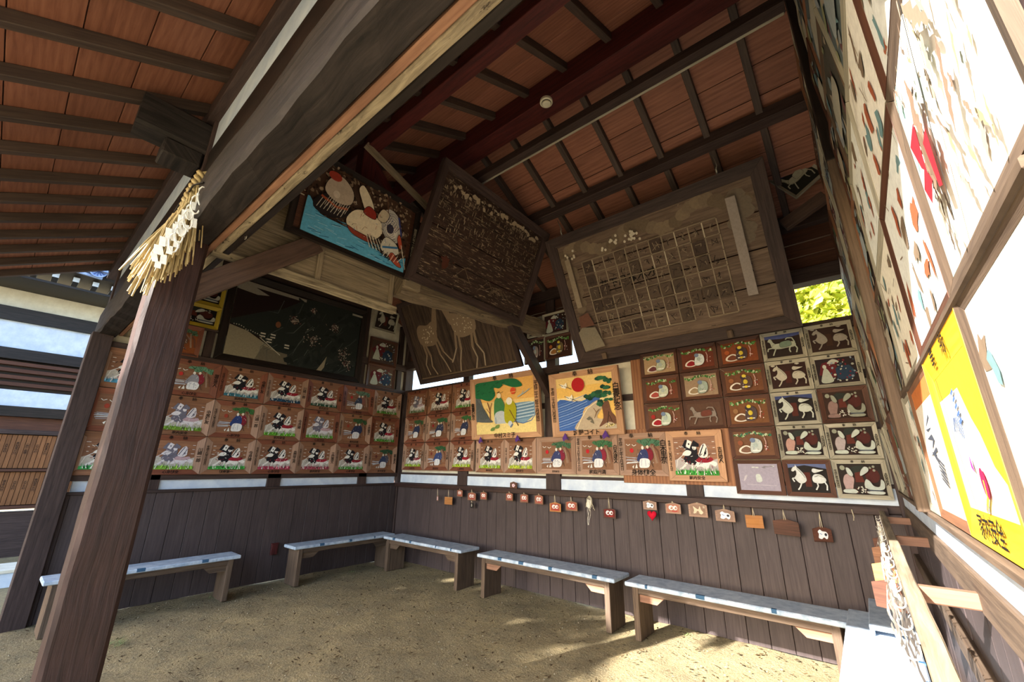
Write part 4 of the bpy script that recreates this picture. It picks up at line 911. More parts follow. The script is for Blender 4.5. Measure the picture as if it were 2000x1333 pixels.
ob('hanging_ring', mkmesh('hanging_ring', V, F, W['metal'], smooth=True), t)
# dark text board on the crossbeam
v = Vector((.47, 0, 1.2)); hgt = v.length; v.normalize()
M = frame_mat(Vector((3.68, -1.88, 3.4)) + v * hgt / 2, (0, 1, 0), v)
t, iw, ih = big_board(M, 1.85, hgt, 4, 'oldboard', 'dark', .085, .07, 'large dark leaning board of four planks with flaking paint, on the crossbeam', 'flaking_board')
A = Art(iw, ih)
for k in range(420):
    x = r.uniform(.02, .98); y = r.choice([r.uniform(.82, .96), r.uniform(.5, .8)]); A.line([(x, y), (x + r.uniform(-.003, .003), y - r.uniform(.008, .045))], r.uniform(.002, .006), r.choice(['8d7c68', '5f5144', 'a08f78']))
for k in range(26): A.blob(.08 + k * .033, .93 - abs(r.gauss(0, .03)), r.uniform(.012, .03), r.uniform(.01, .03), 'a3927b', n=7, j=.4, rnd=r)
for k in range(7): x = .45 + r.uniform(-.2, .3); A.line([(x, .1 + r.uniform(-.06, .1)), (x + .08, .16 + r.uniform(-.05, .08)), (x + .16, .12)], .004, '6a5a4a')
A.blob(.17, .22, .035, .06, '4e2a20', n=11, j=.4, rnd=r)
overlay(A, 'flaked_lettering', t)['kind'] = 'stuff'
# warrior painting
v = Vector((.1, 0, .78)); hgt = v.length; v.normalize()
M = frame_mat(Vector((3.62, -3.33, 3.415)) + v * hgt / 2, (0, 1, 0), v)
t, iw, ih = big_board(M, 1.22, hgt, 2, 'emad', 'black', .05, .05, 'black framed painting of a white robed warrior on blue waves, left above', 'warrior_painting')
A = Art(iw - .12, ih, '4a352a', '231b1a', .005)
for k in range(420): A.blob(r.random(), r.uniform(.2, 1), r.uniform(.006, .02), r.uniform(.008, .026), r.choice(['7f6a56', 'a08b74', '2b1d18', '5c4636']), rot=r.random() * 3, n=7, j=.3, rnd=r)
A.poly([(0, 0), (0, .45), (.12, .3), (.3, .28), (.5, .26), (.7, .16), (.85, .1), (1, .22), (1, 0)], '5aa6cc', True)
for k in range(90): x, y = r.random(), r.uniform(.01, .36) * (1 - .3 * 0); y = min(y, .4 - .3 * x); A.line([(x, y), (x + .08, y + r.uniform(-.02, .03))], .005, r.choice(['8fc4dc', '2c6488', '5fa5c6']))
A.poly([(.06, .34), (.08, .5), (.2, .6), (.36, .54), (.34, .4), (.2, .3)], '221c1e', True)
for k in range(8): A.line([(.08 + k * .03, .36), (.12 + k * .03, .52)], .006, 'b5aea0')
A.poly([(.12, .6), (.14, .78), (.24, .88), (.36, .76), (.36, .58), (.24, .52)], 'b5a594', True)
A.blob(.18, .84, .06, .06, '9c3a2c'); A.blob(.22, .62, .03, .05, 'cdbfae'); A.line([(.1, .52), (.24, .46), (.34, .5)], .02, '9c4a2c')
for k in range(10): A.line([(.14 + k * .02, .42), (.17 + k * .02, .56)], .004, 'c9bcab')
A.poly([(.34, .36), (.4, .54), (.52, .6), (.66, .56), (.7, .4), (.6, .24), (.42, .24)], 'ddd0b6', True); A.poly([(.36, .3), (.42, .22), (.58, .2), (.6, .26), (.44, .28)], '8a3a2a', True)
A.poly([(.4, .84), (.44, .92), (.54, .78), (.58, .64), (.5, .6), (.44, .72)], 'ddd0b6', True); A.poly([(.48, .56), (.52, .68), (.6, .64), (.6, .54)], '8e2f24', True)
A.blob(.78, .56, .11, .24, 'b8b4ae', rot=.3, n=16); A.blob(.78, .54, .07, .15, 'd4cfc6', rot=.3); A.blob(.77, .52, .04, .07, '3a3440'); A.line([(.84, .74), (.9, .5), (.88, .36)], .018, '2f3a78')
for q_ in (.035, .05, .065, .085, .1): A.line([(.78 + q_ * math.cos(t_ * .5), .54 + q_ * 2.1 * math.sin(t_ * .5)) for t_ in range(1, 12)], .003, '3a3240')
A.poly([(.62, .58), (.66, .74), (.74, .7), (.7, .56)], 'c2b49c', True); A.line([(.68, .96), (.72, .72)], .01, '6a4a3a')
for k in range(12): A.line([(.54 + k * .016, .3), (.6 + k * .018, .14)], .007, '2c2624' if k % 2 else 'd2c8b8')
A.poly([(.7, .2), (.74, .38), (.86, .34), (.9, .22), (.8, .14)], 'c4c0b4', True); A.line([(.72, .22), (.88, .3)], .02, '3f6f9c'); A.poly([(.86, .42), (.88, .5), (.93, .34), (.9, .3)], 'b04c34', True); A.line([(.91, .36), (1.0, .04)], .01, 'c9bfae')
A.poly([(.8, .12), (.84, .2), (.95, .06), (.9, .04)], 'a84a34', True)
for k in range(10): A.line([(.72 + k * .02, .06 + r.random() * .05), (.74 + k * .022, .18)], .006, 'd2c8b8' if k % 2 else '332c2a')
for k in range(46): x, y = r.uniform(.36, .9), r.uniform(.14, .66); A.line([(x, y), (x + r.uniform(-.03, .03), y + r.uniform(-.06, .06))], .0035, r.choice(['2c2624', '7a6a5c', '8e3a2c', 'e0d6c6', '3f6f9c']))
for k in range(7): A.line([(.7 + .02 * k, .5 + .04 * math.sin(k)), (.74 + .02 * k, .7 - .02 * k)], .004, '3a3a5c')
ob('painting', A.build(step=.00006, bgmat=W['black']), t, (0, 0, .03))
wi = paint('b8b09c'); ob('lettering', textmesh('三間米一', .09, wi, True), t, (-.575, .05, .052)); ob('lettering', textmesh('明治卅六年十一月廿八日', .034, wi, True), t, (.575, 0, .052))
# blank weathered board behind and under it
t = root('blank_weathered_board', (3.43, -3.5, 3.10)); tag(t, 'long blank weathered grey board below the warrior painting', 'votive board')
for i, (z0, z1) in enumerate(((.06, .34), (.345, .6), (.605, .86))): bx('plank', (0, .025), (-.8, .72), (z0, z1), W['grey'], t, g=1)
for yy in (-.78, -.05, .7): bx('batten', (.025, .05), (yy - .025, yy + .025), (.03, .86), W['grey'], t, g=2)
ob('bottom_rail', roughbeam('bottom_rail', 1.6, .07, .07, W['log'], 31, 24, .004), t, mat=Matrix.Translation((.03, -.03, .02)) @ Matrix.Rotation(math.radians(90), 4, 'Z'))
# deer board
v = Vector((0, -.68, 1.38)); hgt = v.length; v.normalize()
M = frame_mat(Vector((2.02, -.24, 3.05)) + v * hgt / 2, (1, 0, 0), v)
t, iw, ih = big_board(M, 2.4, hgt, 9, 'deerboard', 'dark', .08, .05, 'leaning board of upright planks with two faded spotted deer, near the corner', 'deer_board', horiz=False, gap=.006)
A = Art(iw, ih)
def deer(x, y, s, c, c2, flip=1):
    P = lambda pts: [(x + flip * a * s * .5, y + b * s) for a, b in pts]
    A.poly(P([(-.3, .0), (-.34, .25), (-.2, .4), (.1, .36), (.35, .4), (.4, .15), (.28, -.05), (0, -.08)]), c, True)
    A.poly(P([(.28, .3), (.5, .7), (.58, .95), (.75, .9), (.6, .6), (.42, .2)]), c, True)
    for L in ([(-.24, .05), (-.2, -.25), (-.34, -.45), (-.28, -.68)], [(-.16, .0), (-.06, -.3), (-.12, -.5), (.0, -.7)], [(.26, .0), (.3, -.3), (.42, -.5), (.5, -.7)], [(.34, .05), (.44, -.25), (.6, -.42), (.7, -.5)]):
        q = P(L); A.line(q[:2], .022 * s * 1.6, c); A.line(q[1:], .012 * s * 1.6, c2)
    for k in range(30): q = P([(r.uniform(-.28, .34), r.uniform(.0, .34))])[0]; A.blob(q[0], q[1], .006, .009, 'c9b79c', n=5)
deer(.2, .46, .6, '85705a', 'a08c74'); deer(.62, .47, .64, '8f7a64', 'a89680', -1)
A.line([(.0, .02), (1, .02)], .01, '6f5e4c')
overlay(A, 'faded_deer', t)

# ================================================================ TABLETS, RIGHT WALL
CGp = 'weathered tablets covering the right wall'
ycol = [-.12, -.70, -1.28, -1.80, -2.2]; ynear = [-2.38, -2.72, -3.31, -3.90, -4.475]
zr = [1.43, 1.915, 2.405, 2.90, 3.39, 3.86, 4.32, 4.78]
rn = ['lowest row', 'second row', 'third row', 'fourth row', 'fifth row', 'sixth row', 'top row']
fms = ['bleach', 'emad', 'bench', 'bleach', 'ema', 'bleach', 'emad']
wordf = {'bleach': 'pale-grey-framed', 'emad': 'dark-brown-framed', 'bench': 'weathered-brown-framed', 'ema': 'reddish-framed', 'gold': 'golden-framed', 'yellow': 'yellow-framed'}
def rw(c_, r_, y0, y1, zone):
    z0, z1 = zr[r_] + .003, zr[r_ + 1] - .003
    if z1 + .06 > min(zroof(y0), zroof(y1)) - .1: return
    w, h = abs(y0 - y1) - .006, z1 - z0; rnd = random.Random(c_ * 17 + r_ * 5 + (3 if zone else 0))
    fm = fms[(c_ * 3 + r_ * 2) % 7]; fs = .035; ft = .03; aw, ah = w - 2 * fs + .004, h - 2 * ft + .004
    dep = .014 if zone else .03; x = 7.112; tx = []
    if zone == 0:
        art = [lambda: a_hall(aw, ah, r_ * 7 + c_), lambda: a_court(aw, ah, r_ + c_), lambda: a_hall(aw, ah, r_ * 5 + c_ + 9, ('8fa0a8', '6a8f6a', '55606e', 'a8a498', '7f8c92', '46628a')), lambda: a_peach(aw, ah, '8f7f7f', '3a2c28', '9aa5a8', r_)][(r_ + c_) % 4]()
        d = ['a broken coloured rider', 'small crowded figures', 'a blue-grey rider', 'a kneeling figure'][(r_ + c_) % 4]
        lab = f'{wordf[fm]} tablet, {d}, inner right wall, {rn[r_]}, {ORD[c_]} from corner'
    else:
        tone = ['ece8de', 'e4e6e2', 'efe9da', 'e9ece9'][(c_ + r_) % 4]; art = a_bleached(aw, ah, c_ * 11 + r_, tone) if r_ < 3 and not (c_ == 0 and r_ > 0) else a_hall(aw, ah, c_ * 13 + r_, ('7f8f98', '8f97a0', '6b4a50', 'a59a8a', '8a8f70', '5f7f8a'))  # upper rows and inner column get darker pictures, shade put into their colours
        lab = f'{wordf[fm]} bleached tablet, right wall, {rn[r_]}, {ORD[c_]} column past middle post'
        if (c_, r_) == (3, 1):
            A = Art(aw, ah, 'eeeae2'); rd = random.Random(2); lab = 'big sunlit tablet with worn horse head and red marks on the right wall'; fm = 'bench'
            A.rect(0, 0, .1, 1, '8fb5b0')
            def rag(cx, cy, L, wd, rot, col, n=11):
                P = []
                for i in range(n): f = i / (n - 1) - .5; P.append((f, .5 * wd * (1 - 3.2 * f * f) * rd.uniform(.25, 1.3)))
                P += [(f_, -.5 * wd * (1 - 3.2 * f_ * f_) * rd.uniform(.25, 1.3)) for f_ in [i / (n - 1) - .5 for i in range(n)][::-1]]
                A.poly([(cx + L * a_ * math.cos(rot) - b_ * math.sin(rot), cy + L * a_ * math.sin(rot) + b_ * math.cos(rot)) for a_, b_ in P], col)
            for k in range(60): rag(rd.uniform(.1, .95), rd.uniform(.05, .98), rd.uniform(.06, .2), rd.uniform(.01, .05), rd.uniform(1.1, 2.0), rd.choice(['8a7464', 'a9998a', '9a8f74', 'a9b3a8', '75685c']))
            rag(.36, .5, .5, .12, 1.45, '86705f', 21); rag(.34, .42, .3, .08, 1.7, '76604f', 15); rag(.55, .55, .6, .07, 1.9, '9fada5', 21); rag(.7, .72, .34, .08, 2.1, '94806e', 15); rag(.74, .36, .3, .05, 1.2, '86705f', 13)
            for q_ in ([(.2, .58), (.34, .6), (.3, .34), (.26, .4)], [(.2, .36), (.3, .4), (.34, .3), (.24, .26)], [(.36, .44), (.44, .46), (.42, .2), (.38, .24)]): A.poly([(x_ + rd.uniform(-.012, .012), y_ + rd.uniform(-.02, .02)) for x_, y_ in q_], 'cf2430')
            A.line([(.66, .98), (.42, .06)], .01, '3c3c38'); A.line([(.12, .6), (.32, .99)], .007, '4a4038'); A.blob(.46, .62, .022, .014, '5c4c40', n=7); A.blob(.46, .62, .01, .007, '1e1a18', n=6)
            art = A
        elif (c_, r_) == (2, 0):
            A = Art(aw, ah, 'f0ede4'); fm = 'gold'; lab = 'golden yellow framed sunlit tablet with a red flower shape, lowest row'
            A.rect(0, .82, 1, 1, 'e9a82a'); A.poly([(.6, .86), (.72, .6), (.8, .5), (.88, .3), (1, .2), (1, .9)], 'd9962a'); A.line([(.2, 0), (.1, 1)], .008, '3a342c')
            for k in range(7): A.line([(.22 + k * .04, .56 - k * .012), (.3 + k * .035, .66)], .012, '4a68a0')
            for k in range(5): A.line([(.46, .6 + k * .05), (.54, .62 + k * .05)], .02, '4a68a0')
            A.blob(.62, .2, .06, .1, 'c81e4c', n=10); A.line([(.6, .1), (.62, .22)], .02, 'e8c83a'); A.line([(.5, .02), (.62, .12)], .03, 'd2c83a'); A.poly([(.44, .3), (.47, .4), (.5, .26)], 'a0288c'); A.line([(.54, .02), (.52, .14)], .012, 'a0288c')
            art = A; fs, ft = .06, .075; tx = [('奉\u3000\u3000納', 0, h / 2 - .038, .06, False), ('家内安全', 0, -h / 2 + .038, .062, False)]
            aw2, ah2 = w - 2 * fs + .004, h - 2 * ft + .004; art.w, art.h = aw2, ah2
        elif (c_, r_) == (1, 0):
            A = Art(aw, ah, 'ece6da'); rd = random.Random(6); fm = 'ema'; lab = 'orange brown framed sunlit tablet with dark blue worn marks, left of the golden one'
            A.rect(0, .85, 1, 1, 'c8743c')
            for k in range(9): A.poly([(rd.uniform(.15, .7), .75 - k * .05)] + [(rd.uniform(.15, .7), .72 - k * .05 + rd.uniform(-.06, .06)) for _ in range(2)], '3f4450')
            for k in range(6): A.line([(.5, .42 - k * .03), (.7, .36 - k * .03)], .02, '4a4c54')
            art = A
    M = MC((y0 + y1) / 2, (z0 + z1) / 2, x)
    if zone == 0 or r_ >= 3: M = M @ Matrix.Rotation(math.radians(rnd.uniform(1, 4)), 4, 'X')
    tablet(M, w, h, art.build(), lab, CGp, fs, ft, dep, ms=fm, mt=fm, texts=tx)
for r_ in range(7):
    for c_ in range(4): rw(c_, r_, ycol[c_], ycol[c_ + 1], 0)
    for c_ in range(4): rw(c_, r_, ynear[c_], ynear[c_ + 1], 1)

# ================================================================ BENCHES
def bench(x0, x1, y0, y1, along, label, z=.5, seat=None, nl=2):
    t = root('bench', ((x0 + x1) / 2, (y0 + y1) / 2, 0)); tag(t, label, 'bench', 'low benches around the walls')
    L = (x1 - x0) if along == 'x' else (y1 - y0); D = (y1 - y0) if along == 'x' else (x1 - x0)
    def B(n, a, b, c_, m, g=None, ch=.004):
        return bx(n, a, b, c_, m, t, g, ch) if along == 'x' else bx(n, b, a, c_, m, t, None if g is None else (1 - g if g < 2 else 2), ch)
    B('seat', (-L / 2, L / 2), (-D / 2, D / 2), (z - .04, z), W['sealed'], 0, .008)
    for i in range(int(L / .45)):
        xx = -L / 2 + .3 + i * .45 + random.uniform(-.1, .1)
        if xx < L / 2 - .1: B('seat_stain', (xx, xx + random.uniform(.02, .08)), (-D / 2 - .002 if along == 'x' else D / 2 - .03, -D / 2 + .03 if along == 'x' else D / 2 + .002), (z - .03, z + .0015), paint('3d5f7f'), 0, .001)
    B('apron', (-L / 2 + .1, L / 2 - .1), (-D / 2 + .03, -D / 2 + .055), (z - .1, z - .04), W['bench'], 0) if along == 'x' else B('apron', (-L / 2 + .1, L / 2 - .1), (D / 2 - .055, D / 2 - .03), (z - .1, z - .04), W['bench'], 0)
    for s_ in (-1, 1):
        xl = s_ * (L / 2 - .1)
        B('leg', (xl - .03, xl + .03), (-D / 2 + .02, D / 2 - .02), (0, z - .04), W['bench'], 2)
        e = 1 if along == 'x' else -1; y_ = e * (-D / 2 + .055)
        a = xl - s_ * .03; b_ = xl - s_ * .33; c_ = xl - s_ * .2
        q = [(a, z - .04), (b_, z - .04), (b_ + s_ * .02, z - .07), (c_, z - .17), (a, z - .17)]
        V = [((p[0], y_, p[1]) if along == 'x' else (y_, p[0], p[1])) for p in q] + [((p[0], y_ + .03 * e, p[1]) if along == 'x' else (y_ + .03 * e, p[0], p[1])) for p in q]
        ob('corbel', mkmesh('corbel', V, [[0, 1, 2, 3, 4], [9, 8, 7, 6, 5]] + [[i, i + 5, (i + 1) % 5 + 5, (i + 1) % 5] for i in range(5)], W['bare'] if (x0 > 2) else W['bench'], g=0 if along == 'x' else 1), t)
    return t
bench(.67, 2.47, -.68, -.31, 'x', 'short white topped bench in the corner against the back wall')
bench(2.77, 4.72, -.68, -.31, 'x', 'white topped bench in the middle of the back wall')
bench(4.83, 6.62, -.68, -.31, 'x', 'white topped bench at the right end of the back wall')
bench(.27, .62, -4.42, -2.72, 'y', 'white topped bench by the left wall behind the front post')
bench(.27, .62, -2.06, -.42, 'y', 'white topped bench by the left wall near the corner', z=.505)
bench(6.60, 6.98, -3.3, -.33, 'y', 'sunlit white bench under the right rail beside the camera', z=.52)
t = tag(root('white_stand', (6.88, -.62, .525)), 'small white stand on the bench at the right', 'stand')
bx('top_board', (-.14, .12), (-.33, .46), (.03, .06), W['sealed'], t); bx('side_board', (-.14, -.115), (-.33, .46), (0, .03), W['sealed'], t); bx('side_board', (.095, .12), (-.33, .46), (0, .03), W['sealed'], t)

# ================================================================ HANGING RAIL OF THE RIGHT WALL
t = tag(root('plaque_rail', (6.955, -2.2, 1.24)), 'weathered grey rail standing off the right wall with hooks', 'rail')
ob('rail', roughbeam('rail', 4.1, .036, .05, W['grey'], 41, 40, .002), t, mat=Matrix.Rotation(math.radians(90), 4, 'Z'))
for yy in (-3.08, -1.78, -.6): bx('bracket', (.015, .19), (yy + 2.2 - .02, yy + 2.2 + .02), (-.03, .015), W['bare'], t, g=0)
for i in range(17):
    yy = -3.9 + i * .22; V = []; F = []; a = np.linspace(0, 3.9, 8)
    tube_vf([(-.022, 0, .005)] + [(-.022 - .014 + .014 * math.cos(q), 0, -.01 - .014 * math.sin(q)) for q in a], .0022, 5, V, F)
    ob('hook', mkmesh('hook', V, F, W['hook'], smooth=True), t, (0, yy + 2.2, 0))
# paper ribbons tied to the rail
PG = 'white paper ribbons tied on the right rail'
places = ['nearest the back wall', 'second from the back wall', 'third from the back wall', 'fourth from the back wall', 'fifth from the back wall', 'closest to the camera']
for i, yy in enumerate((-.9, -1.25, -1.6, -2.0, -2.5, -3.0)):
    rd = random.Random(i); V = []; F = []
    for k in range(5 + 2 * i):
        x = rd.uniform(-.02, .02); y = rd.uniform(-.1, .1); z = 0; pts = [(x, y, z)]
        for q in range(6): x += rd.uniform(-.012, .012); y += rd.uniform(-.02, .02); z -= rd.uniform(.015, .045); pts.append((x, y, z))
        b0 = len(V)
        for p in pts: V += [(p[0], p[1] - .011, p[2]), (p[0] + .004, p[1] + .011, p[2] + .004)]
        for q in range(6): F.append([b0 + 2 * q, b0 + 2 * q + 1, b0 + 2 * q + 3, b0 + 2 * q + 2])
    tube_vf([(.0, .03 * math.cos(a), .01 + .02 * math.sin(a)) for a in np.linspace(0, 6, 10)], .007, 5, V, F)
    tag(ob('paper_ribbon', mkmesh('paper_ribbon', V, F, paint('eeeae4')), None, (6.915, yy, 1.21)), f'crumpled white paper ribbon on the right rail, {places[i]}', 'paper ribbon', PG)

# ================================================================ SMALL HANGING PLAQUES
SG = 'small plaques hanging on the back rail'
def plaque(x, z, w, h, fn, label, mat='ema', y=-.125, cord=.06, rot=0, M=None, houses=True, grp=SG, paintname='picture'):
    M = M or (frame_mat((x, y, z), (1, 0, 0), (0, 0, 1)) @ Matrix.Rotation(rot, 4, 'Y'))
    t = root('votive_plaque', mat=M); tag(t, label, 'plaque', grp)
    q = [(-w / 2, -h / 2), (w / 2, -h / 2), (w / 2, h * .32), (0, h / 2), (-w / 2, h * .32)] if houses else [(-w / 2, -h / 2), (w / 2, -h / 2), (w / 2, h / 2), (-w / 2, h / 2)]
    n = len(q); V = [(a, b, .004) for a, b in q] + [(a, b, -.004) for a, b in q]
    ob('board', mkmesh('board', V, [list(range(n)), list(range(2 * n - 1, n - 1, -1))] + [[i, i + n, (i + 1) % n + n, (i + 1) % n] for i in range(n)], W[mat]), t)
    if fn:
        A = Art(w * .8, h * .7); fn(A); me = A.build('picture', .0003); bm = bmesh.new(); bm.from_mesh(me); bm.faces.ensure_lookup_table(); bmesh.ops.delete(bm, geom=list(bm.faces)[-6:], context='FACES'); bm.to_mesh(me); bm.free()
        ob('picture', me, t, (0, -h * .03, .0045))
    if cord:
        V, F = tube_vf([(-.008, h * .42, .004), (-.004, h * .42 + cord * .6, .01), (0, h * .42 + cord, .012), (.004, h * .42 + cord * .6, .01), (.008, h * .42, .004)], .0028, 5)
        ob('cord', mkmesh('cord', V, F, paint('c9bda4'), smooth=True), t)
    return t
def p_curl(A, wc='e8e4e0', rc='a82a34', bgc='9c5a4c'):
    A.rect(0, 0, 1, 1, bgc)
    for cx, cy, rx, ry in ((.34, .56, .2, .3), (.68, .56, .17, .28)):
        A.blob(cx, cy, rx, ry, wc, n=14); A.blob(cx + .03, cy - .02, rx * .6, ry * .55, bgc, n=10); A.blob(cx - .02, cy + .02, rx * .25, ry * .22, wc, n=8)
    A.line([(.4, .16), (.6, .08), (.85, .18)], .05, rc)
def p_dog(A, wc='dfe3e8', bgc='8d7468'):
    A.rect(0, 0, 1, 1, bgc); A.poly([(.2, .2), (.25, .55), (.2, .75), (.35, .95), (.5, .8), (.75, .75), (.85, .5), (.8, .2), (.7, .1), (.55, .25), (.4, .1)], wc, True)
    A.blob(.7, .5, .09, .14, '3a3c44'); A.line([(.3, .62), (.46, .5)], .04, '3d5f9c')
def p_fox(A): A.rect(0, 0, 1, 1, '8d7262'); A.poly([(.2, .15), (.25, .5), (.2, .85), (.4, .65), (.55, .6), (.65, .9), (.72, .55), (.85, .3), (.7, .1), (.5, .25)], 'd6c3a8', True); A.poly([(.35, .25), (.5, .45), (.62, .25)], '8d7262'); A.rect(.85, .7, .98, .92, 'b0a08c')
def p_flower(A): 
    for k in range(5): a = k * 1.256; A.blob(.5 + .16 * math.cos(a), .5 + .2 * math.sin(a), .14, .17, 'e0c6cf', n=8)
    A.blob(.5, .5, .06, .07, '9c4a5c', n=8)
plaque(1.3, 1.08, .035, .08, lambda A: A.rect(0, 0, 1, 1, 'd9b8b4'), 'tiny pinkish charm, leftmost on the back rail', cord=.12, houses=False)
plaque(1.57, 1.055, .165, .115, None, 'blank brown plaque, second from the left on the back rail', 'orange', cord=.12, houses=False, rot=.1)
SP = [(1.83, 1.185, .125, .11, 'third'), (2.10, 1.15, .175, .12, 'fourth'), (2.35, 1.175, .13, .115, 'fifth')]
plaque(1.83, 1.185, .125, .11, p_curl, 'small reddish curl plaque, first of three touching ones at left', cord=.02)
plaque(2.10, 1.15, .175, .12, p_curl, 'wider reddish curl plaque above the tiny black one', cord=.05)
plaque(2.10, 1.02, .065, .09, lambda A: (A.rect(0, 0, 1, 1, '1c1a1a'), A.poly([(.3, .2), (.35, .8), (.6, .85), (.7, .3)], '9a9790', True)), 'tiny black plaque hanging below a reddish one', 'black', cord=.02, y=-.12)
plaque(2.35, 1.17, .13, .115, p_curl, 'small reddish curl plaque, last of three touching ones at left', cord=.02)
plaque(2.89, 1.335, .13, .1, p_flower, 'brown plaque with a pale blossom standing above the back rail', 'emad', cord=0, y=-.07)
plaque(2.86, 1.18, .13, .115, p_curl, 'reddish curl plaque directly below the blossom plaque', cord=.02)
plaque(3.13, 1.175, .14, .12, p_curl, 'reddish curl plaque in the middle of a spaced trio', cord=.02)
plaque(3.385, 1.17, .14, .125, p_curl, 'reddish curl plaque at the right of a spaced trio', cord=.02)
plaque(3.65, 1.09, .175, .12, lambda A: p_curl(A, bgc='9c4a38'), 'orange red curl plaque hanging low left of the straw bundle', 'orange', cord=.1)
plaque(3.90, 1.12, .175, .12, lambda A: p_curl(A, bgc='9c5444'), 'wide reddish curl plaque just left of the straw bundle', cord=.06)
plaque(4.43, 1.07, .15, .12, lambda A: p_curl(A, bgc='6c2420', rc='c03a2c'), 'dark red tilted curl plaque hanging on a long cord', 'emad', cord=.13, rot=.25)
plaque(4.94, 1.19, .155, .1, p_dog, 'pale plaque with a white puppy above a red heart', 'emas', cord=.01)
plaque(5.2, 1.175, .165, .115, lambda A: p_curl(A, bgc='a8705c'), 'pale red curl plaque right of the heart', 'emas', cord=.02)
plaque(5.46, 1.175, .19, .145, p_fox, 'brown plaque with a folded cream fox shape', 'emas', cord=.01)
plaque(5.72, 1.14, .18, .12, p_dog, 'brown plaque with a white puppy right of the fox', 'emas', cord=.05, rot=.05)
plaque(5.98, 1.10, .15, .115, lambda A: [A.line([(.1 + .1 * k, .15), (.1 + .1 * k, .85)], .02, 'a8701e') for k in range(8)], 'plain amber orange plaque on the back rail', 'orange', cord=.08, houses=False, rot=.15)
plaque(6.24, 1.075, .22, .145, None, 'large blank dark brown plaque, tilted, near the right end', 'emad', cord=.09, rot=-.25)
plaque(6.51, 1.04, .15, .13, lambda A: p_dog(A, 'e6e8ee', '5c3a30'), 'dark plaque with white puppy, last on the back rail', 'emad', cord=.13, rot=.5)
V, F = tube_vf([(0, 0, .06), (.005, 0, 0), (-.002, .0, -.03)], .004, 5); tag(ob('cord_loop', mkmesh('cord_loop', V, F, paint('b0a48c')), None, (6.755, -.115, 1.2)), 'empty twisted cord loop at the right end of the back rail', 'cord')
# red heart
pts = [(16 * math.sin(a) ** 3, 13 * math.cos(a) - 5 * math.cos(2 * a) - 2 * math.cos(3 * a) - math.cos(4 * a)) for a in np.linspace(0, 2 * math.pi, 25)[:-1]]
n = len(pts); V = [(a * .0032, -.008, b * .0036) for a, b in pts] + [(a * .0032, .008, b * .0036) for a, b in pts] + [(0, -.02, 0), (0, .02, 0)]
F = [[2 * n, (i + 1) % n, i] for i in range(n)] + [[2 * n + 1, n + i, n + (i + 1) % n] for i in range(n)] + [[i, (i + 1) % n, (i + 1) % n + n, i + n] for i in range(n)]
tag(ob('heart_charm', mkmesh('heart_charm', V, F, paint('c41230'), smooth=True), None, (4.955, -.125, 1.085)), 'red cloth heart hanging under the puppy plaque', 'charm')
# straw bundle on the back rail
t = tag(root('straw_ribbon', (4.16, -.12, 1.25)), 'pale frayed straw and paper knot with a long tail on the back rail', 'straw knot')
V = []; F = []; rd = random.Random(3)
for k in range(12):
    x, y, z = rd.uniform(-.04, .04), rd.uniform(-.02, .01), 0.0; pts = [(0, 0, 0)]
    for q in range(5): x += rd.uniform(-.02, .02); z -= rd.uniform(.015, .04); pts.append((x, y, z))
    tube_vf(pts, .003, 4, V, F)
ob('straw', mkmesh('straw', V, F, paint('c9bfa6')), t)
V = []; F = []
for k in range(3):
    x, z = rd.uniform(-.02, .03), -.1; pts = [(x, 0, z)]
    for q in range(6): x += rd.uniform(-.02, .015); z -= .04; pts.append((x, 0, z))
    tube_vf(pts, .0022, 4, V, F)
V2 = [(-.03, -.012, -.04), (.03, -.012, -.05), (.02, -.014, -.15), (-.035, -.014, -.13)]; b0 = len(V); V += V2; F.append([b0, b0 + 1, b0 + 2, b0 + 3])
ob('tail', mkmesh('tail', V, F, paint('dcd8ca')), t)
# plaques hanging from the right rail
HG = 'plaques hanging on the right rail'
for i, (yy, zz, mt_, lab) in enumerate(((-1.0, 1.10, 'emad', 'dark red plaque seen edge on, farthest along the right rail'), (-1.55, 1.11, 'ema', 'brown plaque behind the orange one on the right rail'), (-2.0, 1.09, 'orange', 'blank orange plaque hanging on the right rail'), (-2.35, 1.07, 'emad', 'dark plaque close to the camera on the right rail'))):
    plaque(0, 0, .13, .12, None, lab, mt_, cord=.1, M=frame_mat((6.925 - .008 * i, yy, zz), (1, -.45, 0), (0, 0, 1)), grp=HG)

